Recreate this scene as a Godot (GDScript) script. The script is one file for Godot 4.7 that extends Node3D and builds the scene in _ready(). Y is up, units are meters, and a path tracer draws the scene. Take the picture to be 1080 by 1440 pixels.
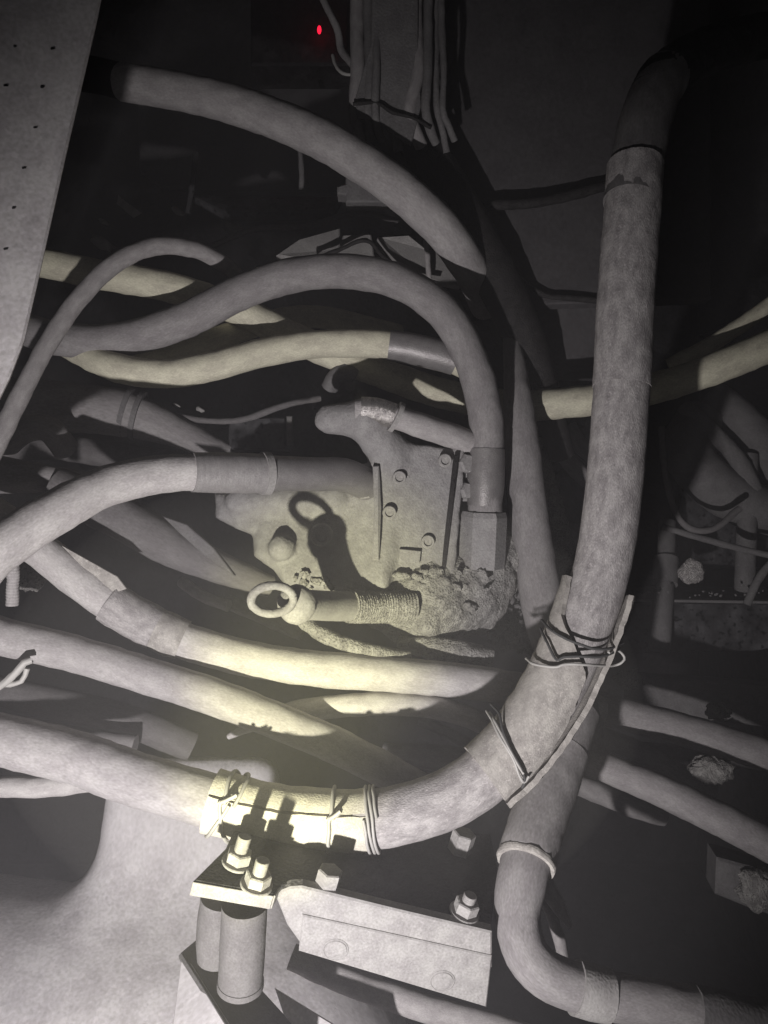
extends Node3D
# A dusty machine bay full of hydraulic hoses, seen by the light of one hand torch.

const FOV := 67.0
var cam_xf: Transform3D
var F: float
var used := {}
var M := {}
var rng := RandomNumberGenerator.new()
var lumps := FastNoiseLite.new()
var cur_at := Vector3.ZERO

# ---------------------------------------------------------------- helpers
func P(x: float, y: float, z: float) -> Vector3:          # a point of the place, from bearing and distance in front of the viewer
	return cam_xf * Vector3((x - 540.0) / F * z, -(y - 720.0) / F * z, -z)

func PV(a: Array) -> PackedVector3Array:
	var r := PackedVector3Array()
	for k in a:
		r.append(P(k[0], k[1], k[2]))
	return r

func numbered(called: String) -> String:
	var n: int = used.get(called, 0)
	used[called] = n + 1
	return called if n == 0 else "%s_%03d" % [called, n]

func thing(called: String, label: String, category: String, at: Vector3, group := "") -> Node3D:
	var o := Node3D.new()
	o.name = numbered(called)
	o.position = at
	add_child(o, true)
	o.set_meta("label", label)
	o.set_meta("category", category)
	if group != "":
		o.set_meta("group", group)
	return o

func origin_of(n: Node) -> Vector3:
	var v := Vector3.ZERO
	while n is Node3D and n != self:
		v += n.position
		n = n.get_parent()
	return v

# geometry is a list of chunks {v, uv, i, s}; every vertex is in world space until it is committed
func part(parent: Node, called: String, geo: Array, mat: Material, label := "") -> MeshInstance3D:
	var st := SurfaceTool.new()
	st.begin(Mesh.PRIMITIVE_TRIANGLES)
	var off := origin_of(parent)
	var g := 0
	for c in geo:
		var v: PackedVector3Array = c.v
		var uv: PackedVector2Array = c.uv
		var idx: PackedInt32Array = c.i
		g += 1
		st.set_smooth_group(g if c.s else 0xFFFFFFFF)
		for k in idx:
			st.set_uv(uv[k])
			st.add_vertex(v[k] - off)
	st.generate_normals()
	var o := MeshInstance3D.new()
	o.mesh = st.commit()
	o.material_override = mat
	o.name = called
	parent.add_child(o, true)
	if label != "":
		o.set_meta("label", label)
	return o

func structure(called: String, geo: Array, mat: Material) -> MeshInstance3D:
	var o := part(self, numbered(called), geo, mat)
	o.set_meta("kind", "structure")
	return o

func chunk(v: PackedVector3Array, uv: PackedVector2Array, i: PackedInt32Array, s := true) -> Dictionary:
	return {"v": v, "uv": uv, "i": i, "s": s}

func spline(pts: PackedVector3Array, step: float) -> PackedVector3Array:
	var out := PackedVector3Array()
	var n := pts.size()
	for k in n - 1:
		var a := pts[maxi(k - 1, 0)] if k > 0 else pts[0] * 2.0 - pts[1]
		var b := pts[k]
		var c := pts[k + 1]
		var d := pts[k + 2] if k + 2 < n else pts[n - 1] * 2.0 - pts[n - 2]
		var m := maxi(1, int(ceil(b.distance_to(c) / step)))
		for j in m:
			var t := float(j) / m
			out.append(b.cubic_interpolate(c, a, d, t))
	out.append(pts[n - 1])
	return out

# frames along a path: array of [point, side, up, tangent, length so far]
func frames(pts: PackedVector3Array) -> Array:
	var out := []
	var n := pts.size()
	var up := Vector3.ZERO
	var run := 0.0
	for k in n:
		var t := (pts[mini(k + 1, n - 1)] - pts[maxi(k - 1, 0)]).normalized()
		if k == 0:
			var seen := (cam_xf.origin - pts[0]).normalized()      # angle 0 starts on the side that the viewer sees
			up = (seen - t * seen.dot(t)).normalized()
		else:
			run += pts[k].distance_to(pts[k - 1])
			up = (up - t * up.dot(t)).normalized()
		out.append([pts[k], t.cross(up).normalized(), up, t, run])
	return out

func rad_at(r: Variant, t: float) -> float:
	if r is float or r is int:
		return float(r)
	var a: Array = r
	var x := t * (a.size() - 1)
	var k := mini(int(x), a.size() - 2)
	return lerpf(a[k], a[k + 1], x - k)

# a closed hose or bar along a path. lump: unevenness in metres; ring: a function of the length that adds to the radius
func tube(path: PackedVector3Array, r: Variant, o := {}) -> Array:
	var step: float = o.get("step", 0.008)
	var seg: int = o.get("seg", 26)
	var lump: float = o.get("lump", 0.0013)
	var fine: float = o.get("freq", 45.0)
	var flat: float = o.get("flat", 1.0)
	var thread: float = o.get("thread", 0.0)
	var pitch: float = o.get("pitch", 0.003)
	var pts := spline(path, step) if path.size() > 2 else spline(path, minf(step, path[0].distance_to(path[1]) / 4.0))
	var fr := frames(pts)
	var total: float = fr[-1][4]
	var rr := rad_at(r, 0.5)
	var v := PackedVector3Array()
	var uv := PackedVector2Array()
	var ix := PackedInt32Array()
	for f in fr:
		var t: float = f[4] / maxf(total, 1e-6)
		var rad := rad_at(r, t)
		if thread > 0.0:
			rad += thread * absf(fposmod(f[4] / pitch, 1.0) * 2.0 - 1.0)
		for s in seg + 1:
			var a := TAU * float(s % seg) / seg
			var dir: Vector3 = f[1] * sin(a) + f[2] * cos(a) * flat
			var p: Vector3 = f[0] + dir * rad
			var h := lumps.get_noise_3dv(p * fine) + 0.5 * lumps.get_noise_3dv(p * fine * 0.25)
			v.append(p + dir * h * lump)
			uv.append(Vector2(float(s) / seg, f[4] / (TAU * rr)))
	var w := seg + 1
	for k in fr.size() - 1:
		for s in seg:
			var q := k * w + s
			ix.append_array([q, q + 1, q + w, q + 1, q + w + 1, q + w])
	var geo := [chunk(v, uv, ix)]
	if o.get("cap", true):
		for e in [0, fr.size() - 1]:
			var f = fr[e]
			var cv := PackedVector3Array()
			var cu := PackedVector2Array()
			var ci := PackedInt32Array()
			cv.append(f[0]); cu.append(Vector2(0.5, 0.5))
			for s in seg:
				cv.append(v[e * w + s]); cu.append(Vector2(0.5 + 0.5 * sin(TAU * s / seg), 0.5 + 0.5 * cos(TAU * s / seg)))
			for s in seg:
				var a := 1 + s
				var b := 1 + (s + 1) % seg
				if e == 0:
					ci.append_array([0, b, a])
				else:
					ci.append_array([0, a, b])
			geo.append(chunk(cv, cu, ci, false))
	return geo

# an open shell (a hose cut along its length) round a path: from angle a0 to a1, which may change along it, with thickness
func shell(path: PackedVector3Array, r: Variant, thick: float, a0: Variant, a1: Variant, o := {}) -> Array:
	var seg: int = o.get("seg", 22)
	var lump: float = o.get("lump", 0.0008)
	var ragged: float = o.get("ragged", 0.0)
	var flare: float = o.get("flare", 0.0)
	var pts := spline(path, o.get("step", 0.008))
	var fr := frames(pts)
	var total: float = fr[-1][4]
	var rr := rad_at(r, 0.5)
	var vo := PackedVector3Array()
	var vi := PackedVector3Array()
	var uv := PackedVector2Array()
	for f in fr:
		var t: float = f[4] / total
		var rad := rad_at(r, t)
		var b0 := rad_at(a0, t)
		var b1 := rad_at(a1, t)
		for s in seg + 1:
			var a := deg_to_rad(lerpf(b0, b1, float(s) / seg))
			if s == 0 or s == seg:
				a += ragged * lumps.get_noise_2d(f[4] * 900.0, s * 31.0)
			var dir: Vector3 = f[1] * sin(a) + f[2] * cos(a)
			var p: Vector3 = f[0] + dir * (rad + flare * smoothstep(0.90, 1.0, float(s) / seg))
			var slip: Vector3 = f[3] * ragged * 0.02 * lumps.get_noise_2d(a * 60.0, 7.0) if f == fr[0] or f == fr[-1] else Vector3.ZERO
			var h := lumps.get_noise_3dv(p * 60.0) * lump
			vo.append(p + dir * h + slip)
			vi.append(p - dir * (thick - h) + slip)
			uv.append(Vector2(float(s) / seg * (b1 - b0) / 360.0, f[4] / (TAU * rr)))
	var w := seg + 1
	var n := fr.size()
	var io := PackedInt32Array()
	var ii := PackedInt32Array()
	for k in n - 1:
		for s in seg:
			var q := k * w + s
			io.append_array([q, q + 1, q + w, q + 1, q + w + 1, q + w])
			ii.append_array([q, q + w, q + 1, q + 1, q + w, q + w + 1])
	var geo := [chunk(vo, uv, io), chunk(vi, uv, ii)]
	var rim := PackedVector3Array()
	var ru := PackedVector2Array()
	var ri := PackedInt32Array()
	var loop := []
	for s in w: loop.append(s)
	for k in range(1, n): loop.append(k * w + seg)
	for s in range(seg - 1, -1, -1): loop.append((n - 1) * w + s)
	for k in range(n - 2, 0, -1): loop.append(k * w)
	for k in loop.size():
		rim.append(vo[loop[k]]); rim.append(vi[loop[k]])
		ru.append(Vector2(k * 0.05, 0)); ru.append(Vector2(k * 0.05, 0.1))
	for k in loop.size():
		var a := k * 2
		var b := ((k + 1) % loop.size()) * 2
		ri.append_array([a, a + 1, b, b, a + 1, b + 1])
	geo.append(chunk(rim, ru, ri, false))
	return geo

# a turned shape: profile is [radius, height] pairs up the axis; seg 6 gives a hexagon
func lathe(at: Vector3, axis: Vector3, profile: Array, seg := 24, turn := 0.0) -> Array:
	var up := axis.normalized()
	var side := up.cross(Vector3(0.31, 0.2, 0.93)).normalized()
	var fwd := side.cross(up).normalized()
	var geo := []
	for k in profile.size() - 1:
		var v := PackedVector3Array()
		var uv := PackedVector2Array()
		var ix := PackedInt32Array()
		for s in seg + 1:
			var a := TAU * (s % seg) / seg + turn
			var d := side * cos(a) + fwd * sin(a)
			for e in 2:
				var pr = profile[k + e]
				v.append(at + d * pr[0] + up * pr[1])
				uv.append(Vector2(float(s) / seg, (pr[0] + pr[1]) * 20.0))
		for s in seg:
			var q := s * 2
			ix.append_array([q, q + 1, q + 2, q + 1, q + 3, q + 2])
		geo.append(chunk(v, uv, ix, seg > 8))
	return geo

# a flat plate: an outline in one plane, a thickness away from the viewer, and bevelled edges
func plate(outline: PackedVector3Array, thick: float, bevel := 0.0015) -> Array:
	var n := outline.size()
	var nor := Vector3.ZERO
	var mid := Vector3.ZERO
	for k in n:
		nor += outline[k].cross(outline[(k + 1) % n])
		mid += outline[k] / n
	nor = nor.normalized()
	if nor.dot(cam_xf.origin - mid) < 0.0:
		nor = -nor
		outline = outline.duplicate()
		outline.reverse()
	var ax := (outline[1] - outline[0]).normalized()
	var ay := nor.cross(ax)
	var flat := PackedVector2Array()
	for p in outline:
		flat.append(Vector2((p - mid).dot(ax), (p - mid).dot(ay)))
	var inset := PackedVector3Array()
	for k in n:
		var e0 := (outline[k] - outline[(k + n - 1) % n]).normalized()
		var e1 := (outline[(k + 1) % n] - outline[k]).normalized()
		var i0 := nor.cross(e0)
		var i1 := nor.cross(e1)
		var m := (i0 + i1).normalized()
		inset.append(outline[k] + m * bevel / maxf(0.4, m.dot(i0)))
	var tri := Geometry2D.triangulate_polygon(flat)
	var front := PackedInt32Array()
	var back := PackedInt32Array()
	for k in range(0, tri.size(), 3):
		var a := tri[k]
		var b := tri[k + 1]
		var c := tri[k + 2]
		var ccw := (flat[b] - flat[a]).cross(flat[c] - flat[a]) > 0.0
		front.append_array([a, c, b] if ccw else [a, b, c])
		back.append_array([a, b, c] if ccw else [a, c, b])
	var uv := PackedVector2Array()
	for q in flat: uv.append(q * 10.0)
	var rings := [inset, PackedVector3Array(), PackedVector3Array(), PackedVector3Array()]
	for k in n:
		rings[1].append(outline[k] - nor * bevel)
		rings[2].append(outline[k] - nor * (thick - bevel))
		rings[3].append(inset[k] - nor * thick)
	var geo := [chunk(inset, uv, front, false), chunk(rings[3], uv, back, false)]
	for r in 3:
		var v := PackedVector3Array()
		var u := PackedVector2Array()
		var ix := PackedInt32Array()
		for k in n:
			v.append(rings[r][k]); v.append(rings[r + 1][k])
			u.append(Vector2(k * 0.3, 0)); u.append(Vector2(k * 0.3, 0.1))
		for k in n:
			var a := k * 2
			var b := ((k + 1) % n) * 2
			ix.append_array([a, b, a + 1, b, b + 1, a + 1])
		geo.append(chunk(v, u, ix, false))
	return geo

# a plate whose outline lies on the plane through three known points
func on_plane(three: Array, outline: Array) -> PackedVector3Array:
	var pl := Plane(P(three[0][0], three[0][1], three[0][2]), P(three[1][0], three[1][1], three[1][2]), P(three[2][0], three[2][1], three[2][2]))
	var out := PackedVector3Array()
	for q in outline:
		var hit = pl.intersects_ray(cam_xf.origin, P(q[0], q[1], 1.0) - cam_xf.origin)
		out.append(hit)
	return out

func seed_of(s: String) -> int:
	return absi(s.hash()) % 1000

# a box with chamfered edges; half sizes along the three axes of basis
func box(at: Vector3, basis: Basis, half: Vector3, bevel := 0.002) -> Array:
	var o := PackedVector3Array()
	for s in [[-1, -1], [1, -1], [1, 1], [-1, 1]]:
		o.append(at + basis.x * half.x * s[0] + basis.y * half.y * s[1] + basis.z * half.z)
	return plate(o, half.z * 2.0, bevel)

# a lump of encrusted dirt: an uneven ball
func lump(at: Vector3, basis: Basis, half: Vector3, rough := 0.25, freq := 40.0, seg := 28) -> Array:
	var v := PackedVector3Array()
	var uv := PackedVector2Array()
	var ix := PackedInt32Array()
	for a in seg / 2 + 1:
		var th := PI * a / (seg / 2)
		for s in seg + 1:
			var ph := TAU * (s % seg) / seg
			var d := Vector3(sin(th) * cos(ph), cos(th), sin(th) * sin(ph))
			var p := at + basis * (d * half)
			var h := 1.0 + rough * (lumps.get_noise_3dv(p * freq) + 0.6 * lumps.get_noise_3dv(p * freq * 2.7))
			v.append(at + basis * (d * half * h))
			uv.append(Vector2(float(s) / seg, float(a) / seg))
	var w := seg + 1
	for a in seg / 2:
		for s in seg:
			var q := a * w + s
			ix.append_array([q, q + w, q + 1, q + 1, q + w, q + w + 1])
	return [chunk(v, uv, ix)]

# surface nets of a distance field given in the viewer's axes (x right, y up, z towards the viewer)
func field_mesh(f: Callable, lo: Vector3, hi: Vector3, cell: float) -> Array:
	var nx := int((hi.x - lo.x) / cell) + 2
	var ny := int((hi.y - lo.y) / cell) + 2
	var nz := int((hi.z - lo.z) / cell) + 2
	var val := PackedFloat32Array()
	val.resize(nx * ny * nz)
	val.fill(1.0)
	var B := 4
	var reach := cell * B * 0.9
	for bz in range(0, nz, B):
		for by in range(0, ny, B):
			for bx in range(0, nx, B):
				var c: float = f.call(lo + Vector3(bx + B * 0.5, by + B * 0.5, bz + B * 0.5) * cell)
				var far := absf(c) > reach * 1.5 + 0.006
				for z in range(bz, mini(bz + B, nz)):
					for y in range(by, mini(by + B, ny)):
						for x in range(bx, mini(bx + B, nx)):
							val[(z * ny + y) * nx + x] = c if far else f.call(lo + Vector3(x, y, z) * cell)
	var at := {}
	var v := PackedVector3Array()
	var uv := PackedVector2Array()
	var corner := [0, 1, nx, nx + 1, nx * ny, nx * ny + 1, nx * ny + nx, nx * ny + nx + 1]
	var edges := [[0, 1], [0, 2], [0, 4], [1, 3], [1, 5], [2, 3], [2, 6], [3, 7], [4, 5], [4, 6], [5, 7], [6, 7]]
	for z in nz - 1:
		for y in ny - 1:
			for x in nx - 1:
				var q := (z * ny + y) * nx + x
				var inside := 0
				for k in 8:
					if val[q + corner[k]] < 0.0:
						inside += 1
				if inside == 0 or inside == 8:
					continue
				var sum := Vector3.ZERO
				var n := 0
				for e in edges:
					var a := val[q + corner[e[0]]]
					var b := val[q + corner[e[1]]]
					if (a < 0.0) == (b < 0.0):
						continue
					var t := a / (a - b)
					sum += Vector3(e[0] & 1, (e[0] >> 1) & 1, e[0] >> 2).lerp(Vector3(e[1] & 1, (e[1] >> 1) & 1, e[1] >> 2), t)
					n += 1
				at[q] = v.size()
				v.append(cam_xf * (lo + (Vector3(x, y, z) + sum / n) * cell))
				uv.append(Vector2(x, y) * 0.05)
	var ix := PackedInt32Array()
	var step := [1, nx, nx * ny]
	for q in at:
		var x: int = q % nx
		var y: int = (q / nx) % ny
		var z: int = q / (nx * ny)
		var xyz := [x, y, z]
		for ax in 3:
			var u: int = (ax + 1) % 3
			var w: int = (ax + 2) % 3
			if xyz[u] == 0 or xyz[w] == 0:
				continue
			var a := val[q]
			var b := val[q + step[ax]]
			if (a < 0.0) == (b < 0.0):
				continue
			var i0: int = at[q]
			var i1: int = at.get(q - step[u], -1)
			var i2: int = at.get(q - step[u] - step[w], -1)
			var i3: int = at.get(q - step[w], -1)
			if i1 < 0 or i2 < 0 or i3 < 0:
				continue
			if a < 0.0:
				ix.append_array([i0, i2, i1, i0, i3, i2])
			else:
				ix.append_array([i0, i1, i2, i0, i2, i3])
	return [chunk(v, uv, ix)]

func capsule(p: Vector3, a: Vector3, b: Vector3, ra: float, rb: float) -> float:
	var ab := b - a
	var t := clampf((p - a).dot(ab) / ab.length_squared(), 0.0, 1.0)
	return p.distance_to(a + ab * t) - lerpf(ra, rb, t)

func rbox(p: Vector3, c: Vector3, half: Vector3, roll: float, yaw: float, r: float, pitch := 0.0) -> float:
	var q := (p - c).rotated(Vector3.RIGHT, -pitch).rotated(Vector3.UP, -yaw).rotated(Vector3.BACK, -roll).abs() - half + Vector3(r, r, r)
	return q.max(Vector3.ZERO).length() + minf(maxf(q.x, maxf(q.y, q.z)), 0.0) - r

func smin(a: float, b: float, k: float) -> float:
	var h := maxf(k - absf(a - b), 0.0) / k
	return minf(a, b) - h * h * k * 0.25

func edge_distance(q: Vector2, poly: PackedVector2Array) -> float:      # signed distance to an outline, negative inside
	var best := 1e9
	var n := poly.size()
	for k in n:
		best = minf(best, q.distance_to(Geometry2D.get_closest_point_to_segment(q, poly[k], poly[(k + 1) % n])))
	return -best if Geometry2D.is_point_in_polygon(q, poly) else best

func V(x: float, y: float, z: float) -> Vector3:          # the same as P, in the viewer's axes
	return Vector3((x - 540.0) / F * z, -(y - 720.0) / F * z, -z)

# ---------------------------------------------------------------- materials
func noise_tex(freq: float, kind: int, octaves: int, dark: float, light: float, sd: int, size := 512) -> NoiseTexture2D:
	var n := FastNoiseLite.new()
	n.noise_type = kind
	n.frequency = freq
	n.seed = sd
	n.fractal_octaves = octaves
	if kind == FastNoiseLite.TYPE_CELLULAR:
		n.cellular_return_type = FastNoiseLite.RETURN_DISTANCE
	var t := NoiseTexture2D.new()
	t.width = size
	t.height = size
	t.seamless = true
	t.noise = n
	var g := Gradient.new()
	g.set_color(0, Color(dark, dark, dark))
	g.set_color(1, Color(light, light, light))
	t.color_ramp = g
	return t

# dust that has settled unevenly: broad clouds, fine grain, dark flecks, pale scuffs
func dust_tex(sd: int, low: float, flecks: float, scuffs: float, streak := 1.0) -> ImageTexture:
	var size := 512
	var a := FastNoiseLite.new()
	a.seed = sd; a.frequency = 0.012; a.fractal_octaves = 4
	var b := FastNoiseLite.new()
	b.seed = sd + 1; b.frequency = 0.11; b.fractal_octaves = 3
	var c := FastNoiseLite.new()
	c.seed = sd + 2; c.frequency = 0.045; c.fractal_octaves = 5
	var ia := a.get_seamless_image(size, size)
	var ib := b.get_seamless_image(size, size)
	var ic := c.get_seamless_image(size, size)
	var im := Image.create(size, size, false, Image.FORMAT_RGB8)
	for y in size:
		for x in size:
			var va := ia.get_pixel(x, y).r
			var vb := ib.get_pixel(x, y).r
			var vc := ic.get_pixel(x, int(y * streak) % size).r
			var k := low + (1.0 - low) * clampf(0.15 + 0.95 * va, 0.0, 1.0)
			k *= 0.90 + 0.16 * vb
			k *= 1.0 - flecks * smoothstep(0.66, 0.80, vc)
			k += scuffs * smoothstep(0.30, 0.18, vc) * 0.25
			k = clampf(k, 0.0, 1.0)
			im.set_pixel(x, y, Color(k, k * (0.985 + 0.012 * va), k * (0.98 + 0.02 * vb)))
	return ImageTexture.create_from_image(im)

func mat(called: String, c: Color, rough: float, tex: Texture2D, bump: Texture2D, depth: float, scale := Vector3(5, 5, 5), tri := true) -> StandardMaterial3D:
	var m := StandardMaterial3D.new()
	m.resource_name = called
	m.albedo_color = c.linear_to_srgb()
	m.roughness = rough
	m.metallic_specular = 0.3
	if tex:
		m.albedo_texture = tex
	if bump:
		m.heightmap_enabled = true
		m.heightmap_texture = bump
		m.heightmap_scale = depth
	m.uv1_scale = scale
	m.uv1_triplanar = tri
	m.uv1_triplanar_sharpness = 4.0
	m.uv1_world_triplanar = tri
	M[called] = m
	return m

func make_materials() -> void:
	var soft := dust_tex(11, 0.85, 0.06, 0.25)
	var worn := dust_tex(23, 0.66, 0.35, 0.5)
	var long := dust_tex(37, 0.84, 0.05, 0.25)
	var abraded := dust_tex(71, 0.72, 0.1, 0.7)
	var sooty := dust_tex(51, 0.25, 0.8, 0.5)
	var fine := noise_tex(0.09, FastNoiseLite.TYPE_SIMPLEX_SMOOTH, 5, 0.0, 1.0, 4)
	var grit := noise_tex(0.07, FastNoiseLite.TYPE_CELLULAR, 3, 0.0, 1.0, 9)
	var broad := noise_tex(0.02, FastNoiseLite.TYPE_SIMPLEX_SMOOTH, 6, 0.0, 1.0, 5)
	mat("hose", Color(0.39, 0.378, 0.374), 0.92, long, fine, 0.015, Vector3(1, 0.5, 1), false)
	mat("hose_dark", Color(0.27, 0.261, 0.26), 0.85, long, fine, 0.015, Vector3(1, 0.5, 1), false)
	mat("hose_fading", Color(0.18, 0.175, 0.175), 0.9, long, fine, 0.015, Vector3(1, 0.5, 1), false)
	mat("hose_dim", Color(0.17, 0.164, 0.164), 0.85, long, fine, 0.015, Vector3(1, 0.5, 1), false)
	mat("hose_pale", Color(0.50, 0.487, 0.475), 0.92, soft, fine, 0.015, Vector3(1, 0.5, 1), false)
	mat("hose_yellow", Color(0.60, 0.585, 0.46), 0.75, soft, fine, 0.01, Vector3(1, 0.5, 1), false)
	mat("hose_gritty", Color(0.42, 0.405, 0.40), 0.95, abraded, fine, 0.04, Vector3(2, 1, 1), false)
	mat("sleeve", Color(0.44, 0.425, 0.395), 0.9, abraded, fine, 0.03, Vector3(9, 9, 9))
	mat("sleeve_cream", Color(0.60, 0.585, 0.50), 0.9, soft, fine, 0.03, Vector3(9, 9, 9))
	mat("dusty_metal", Color(0.33, 0.325, 0.315), 0.9, soft, fine, 0.04, Vector3(6, 6, 6))
	mat("valve_metal", Color(0.285, 0.281, 0.278), 0.92, soft, grit, 0.07, Vector3(9, 9, 9))
	mat("encrusted", Color(0.34, 0.335, 0.32), 0.97, worn, grit, 0.2, Vector3(12, 12, 12))
	mat("bare_metal", Color(0.62, 0.6, 0.58), 0.35, worn, fine, 0.05, Vector3(20, 20, 20)).metallic = 0.8
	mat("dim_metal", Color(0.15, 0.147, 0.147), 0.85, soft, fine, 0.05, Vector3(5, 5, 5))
	mat("dark_metal", Color(0.07, 0.069, 0.072), 0.8, sooty, broad, 0.2, Vector3(3, 3, 3))
	mat("panel_paint", Color(0.74, 0.722, 0.718), 0.8, soft, fine, 0.015, Vector3(4, 4, 4))
	mat("post_steel", Color(0.16, 0.156, 0.153), 0.8, soft, fine, 0.03, Vector3(7, 7, 7))
	mat("ferrule", Color(0.25, 0.243, 0.24), 0.45, soft, fine, 0.02, Vector3(9, 9, 9)).metallic = 0.35
	mat("neck_metal", Color(0.33, 0.322, 0.318), 0.5, soft, fine, 0.02, Vector3(9, 9, 9)).metallic = 0.2
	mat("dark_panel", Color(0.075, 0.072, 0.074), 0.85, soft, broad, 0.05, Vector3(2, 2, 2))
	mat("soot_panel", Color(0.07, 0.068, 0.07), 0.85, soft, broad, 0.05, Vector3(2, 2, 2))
	mat("near_black", Color(0.022, 0.021, 0.022), 0.75, sooty, broad, 0.3, Vector3(3, 3, 3))
	mat("top_shade", Color(0.05, 0.049, 0.05), 0.55, worn, grit, 0.12, Vector3(8, 8, 8))
	mat("casting", Color(0.68, 0.665, 0.67), 0.85, soft, fine, 0.02, Vector3(3, 3, 3))
	mat("wire", Color(0.42, 0.41, 0.39), 0.7, null, null, 0.0).metallic = 0.3
	mat("wire_dark", Color(0.06, 0.06, 0.06), 0.7, null, null, 0.0)
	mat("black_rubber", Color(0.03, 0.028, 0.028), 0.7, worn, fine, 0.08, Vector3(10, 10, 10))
	mat("stone", Color(0.62, 0.6, 0.58), 0.95, worn, grit, 0.4, Vector3(14, 14, 14))

# ---------------------------------------------------------------- kinds of things
func hose(called: String, label: String, pts: Array, r: Variant, m: String, o := {}) -> Node3D:
	var path := PV(pts)
	var t := thing(called, label, o.get("cat", "hose"), path[path.size() / 2], o.get("group", ""))
	part(t, o.get("part", "hose_body"), tube(path, r, o), M[m])
	return t

func cut(pts: Array, a: float, b: float) -> PackedVector3Array:      # the stretch of a path between two shares of its length
	var s := spline(PV(pts), 0.006)
	var fr := frames(s)
	var total: float = fr[-1][4]
	var out := PackedVector3Array()
	for f in fr:
		if f[4] >= a * total and f[4] <= b * total:
			out.append(f[0])
	return out

func place_on(pts: Array, x: float, y: float) -> float:              # the share of a path's length that lies nearest to a bearing
	var s := spline(PV(pts), 0.004)
	var fr := frames(s)
	var best := 0.0
	var least := 1e9
	var inv := cam_xf.affine_inverse()
	for f in fr:
		var q: Vector3 = inv * f[0]
		var d := Vector2(540.0 + q.x / -q.z * F - x, 720.0 - q.y / -q.z * F - y).length()
		if d < least:
			least = d
			best = f[4] / fr[-1][4]
	return best

# turns of tie wire round a hose at a share of its length, with the twisted tail
func tie(path: PackedVector3Array, share: float, r: float, turns: int, pitch: float, tilt: float, label: String, wire_r := 0.0013, mname := "wire", tail := Vector3.ZERO) -> void:
	var fr := frames(spline(path, 0.004))
	var total: float = fr[-1][4]
	var f = fr[0]
	for g in fr:
		if g[4] <= share * total:
			f = g
	var pts := PackedVector3Array()
	var n := turns * 18
	for k in n + 1:
		var a := TAU * k / 18.0
		var dir: Vector3 = f[1] * sin(a) + f[2] * cos(a)
		var along := pitch * (float(k) / 18.0 - turns * 0.5) + tilt * sin(a + 0.7) + 0.0012 * lumps.get_noise_2d(k * 14.0, share * 500.0)
		pts.append(f[0] + dir * (r + wire_r * 0.5 + 0.0006 * lumps.get_noise_1d(k * 23.0)) + f[3] * along)
	if tail != Vector3.ZERO:
		pts.append(pts[-1] + tail * 0.4 + f[2] * 0.004)
		pts.append(pts[-1] + tail * 0.6)
	var t := thing("tie_wire", label, "tie wire", f[0], "tie wires on the hoses")
	part(t, "wire_turns", tube(pts, wire_r, {"seg": 7, "step": 0.004, "lump": 0.0}), M[mname])
	if tail != Vector3.ZERO:
		var q := pts[pts.size() - 3]
		var tw := PackedVector3Array()
		for k in 10:
			tw.append(q + tail * (k / 9.0) + (f[1] * sin(k * 1.6) + f[3] * cos(k * 1.6)) * 0.002)
		part(t, "twisted_tail", tube(tw, wire_r * 0.9, {"seg": 6, "step": 0.003, "lump": 0.0}), M[mname])

# a wire that lies on a round thing: each bearing is put on the surface of radius r round the path
func wire_on(label: String, pts: Array, bearings: Array, r: float, mname: String, wire_r := 0.0013) -> void:
	var fr := frames(spline(PV(pts), 0.004))
	var inv := cam_xf.affine_inverse()
	var out := PackedVector3Array()
	for b in bearings:
		var ray := (P(b[0], b[1], 1.0) - cam_xf.origin).normalized()
		var near := 1e9
		var axis: Array = fr[0]
		for f in fr:
			var gap: float = (f[0] - cam_xf.origin).cross(ray).length()
			if gap < near:
				near = gap
				axis = f
		var reach: float = (axis[0] - cam_xf.origin).dot(ray)
		out.append(cam_xf.origin + ray * (reach - sqrt(maxf(r * r - near * near, 0.0))))
	var t := thing("tie_wire", label, "tie wire", out[out.size() / 2], "tie wires on the hoses")
	part(t, "wire_strand", tube(out, wire_r, {"seg": 8, "step": 0.003, "lump": 0.0004, "freq": 200.0}), M[mname])

func stud_nut(label: String, at: Vector3, up: Vector3, r: float, h: float, stud: float, turn: float, washer := true) -> void:
	var t := thing("stud_nut" if stud > 0.0 else "hex_nut", label, "nut", at, "nuts on the bracket plate")
	var y := 0.0
	if washer:
		part(t, "washer", lathe(at, up, [[0.0, 0.0], [r * 1.18, 0.0], [r * 1.25, 0.0006], [r * 1.25, 0.0018], [r * 1.18, 0.0024], [0.0, 0.0024]], 28), M.dusty_metal)
		y = 0.0024
	var c := r * 0.13
	part(t, "nut", lathe(at + up * y, up, [[0.0, 0.0], [r - c, 0.0], [r, c * 0.6], [r, h - c * 0.6], [r - c, h], [0.0, h]], 6, turn), M.dusty_metal)
	if stud > 0.0:
		var pr := [[0.0, 0.0]]
		var rs := r * 0.56
		var k := 0.0
		while k < stud:
			pr.append([rs, k]); pr.append([rs * 0.9, k + 0.0009])
			k += 0.0018
		pr.append([rs * 0.8, stud]); pr.append([0.0, stud])
		part(t.get_node("nut"), "threaded_stud", lathe(at + up * (y + h), up, pr, 20), M.dusty_metal)

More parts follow.
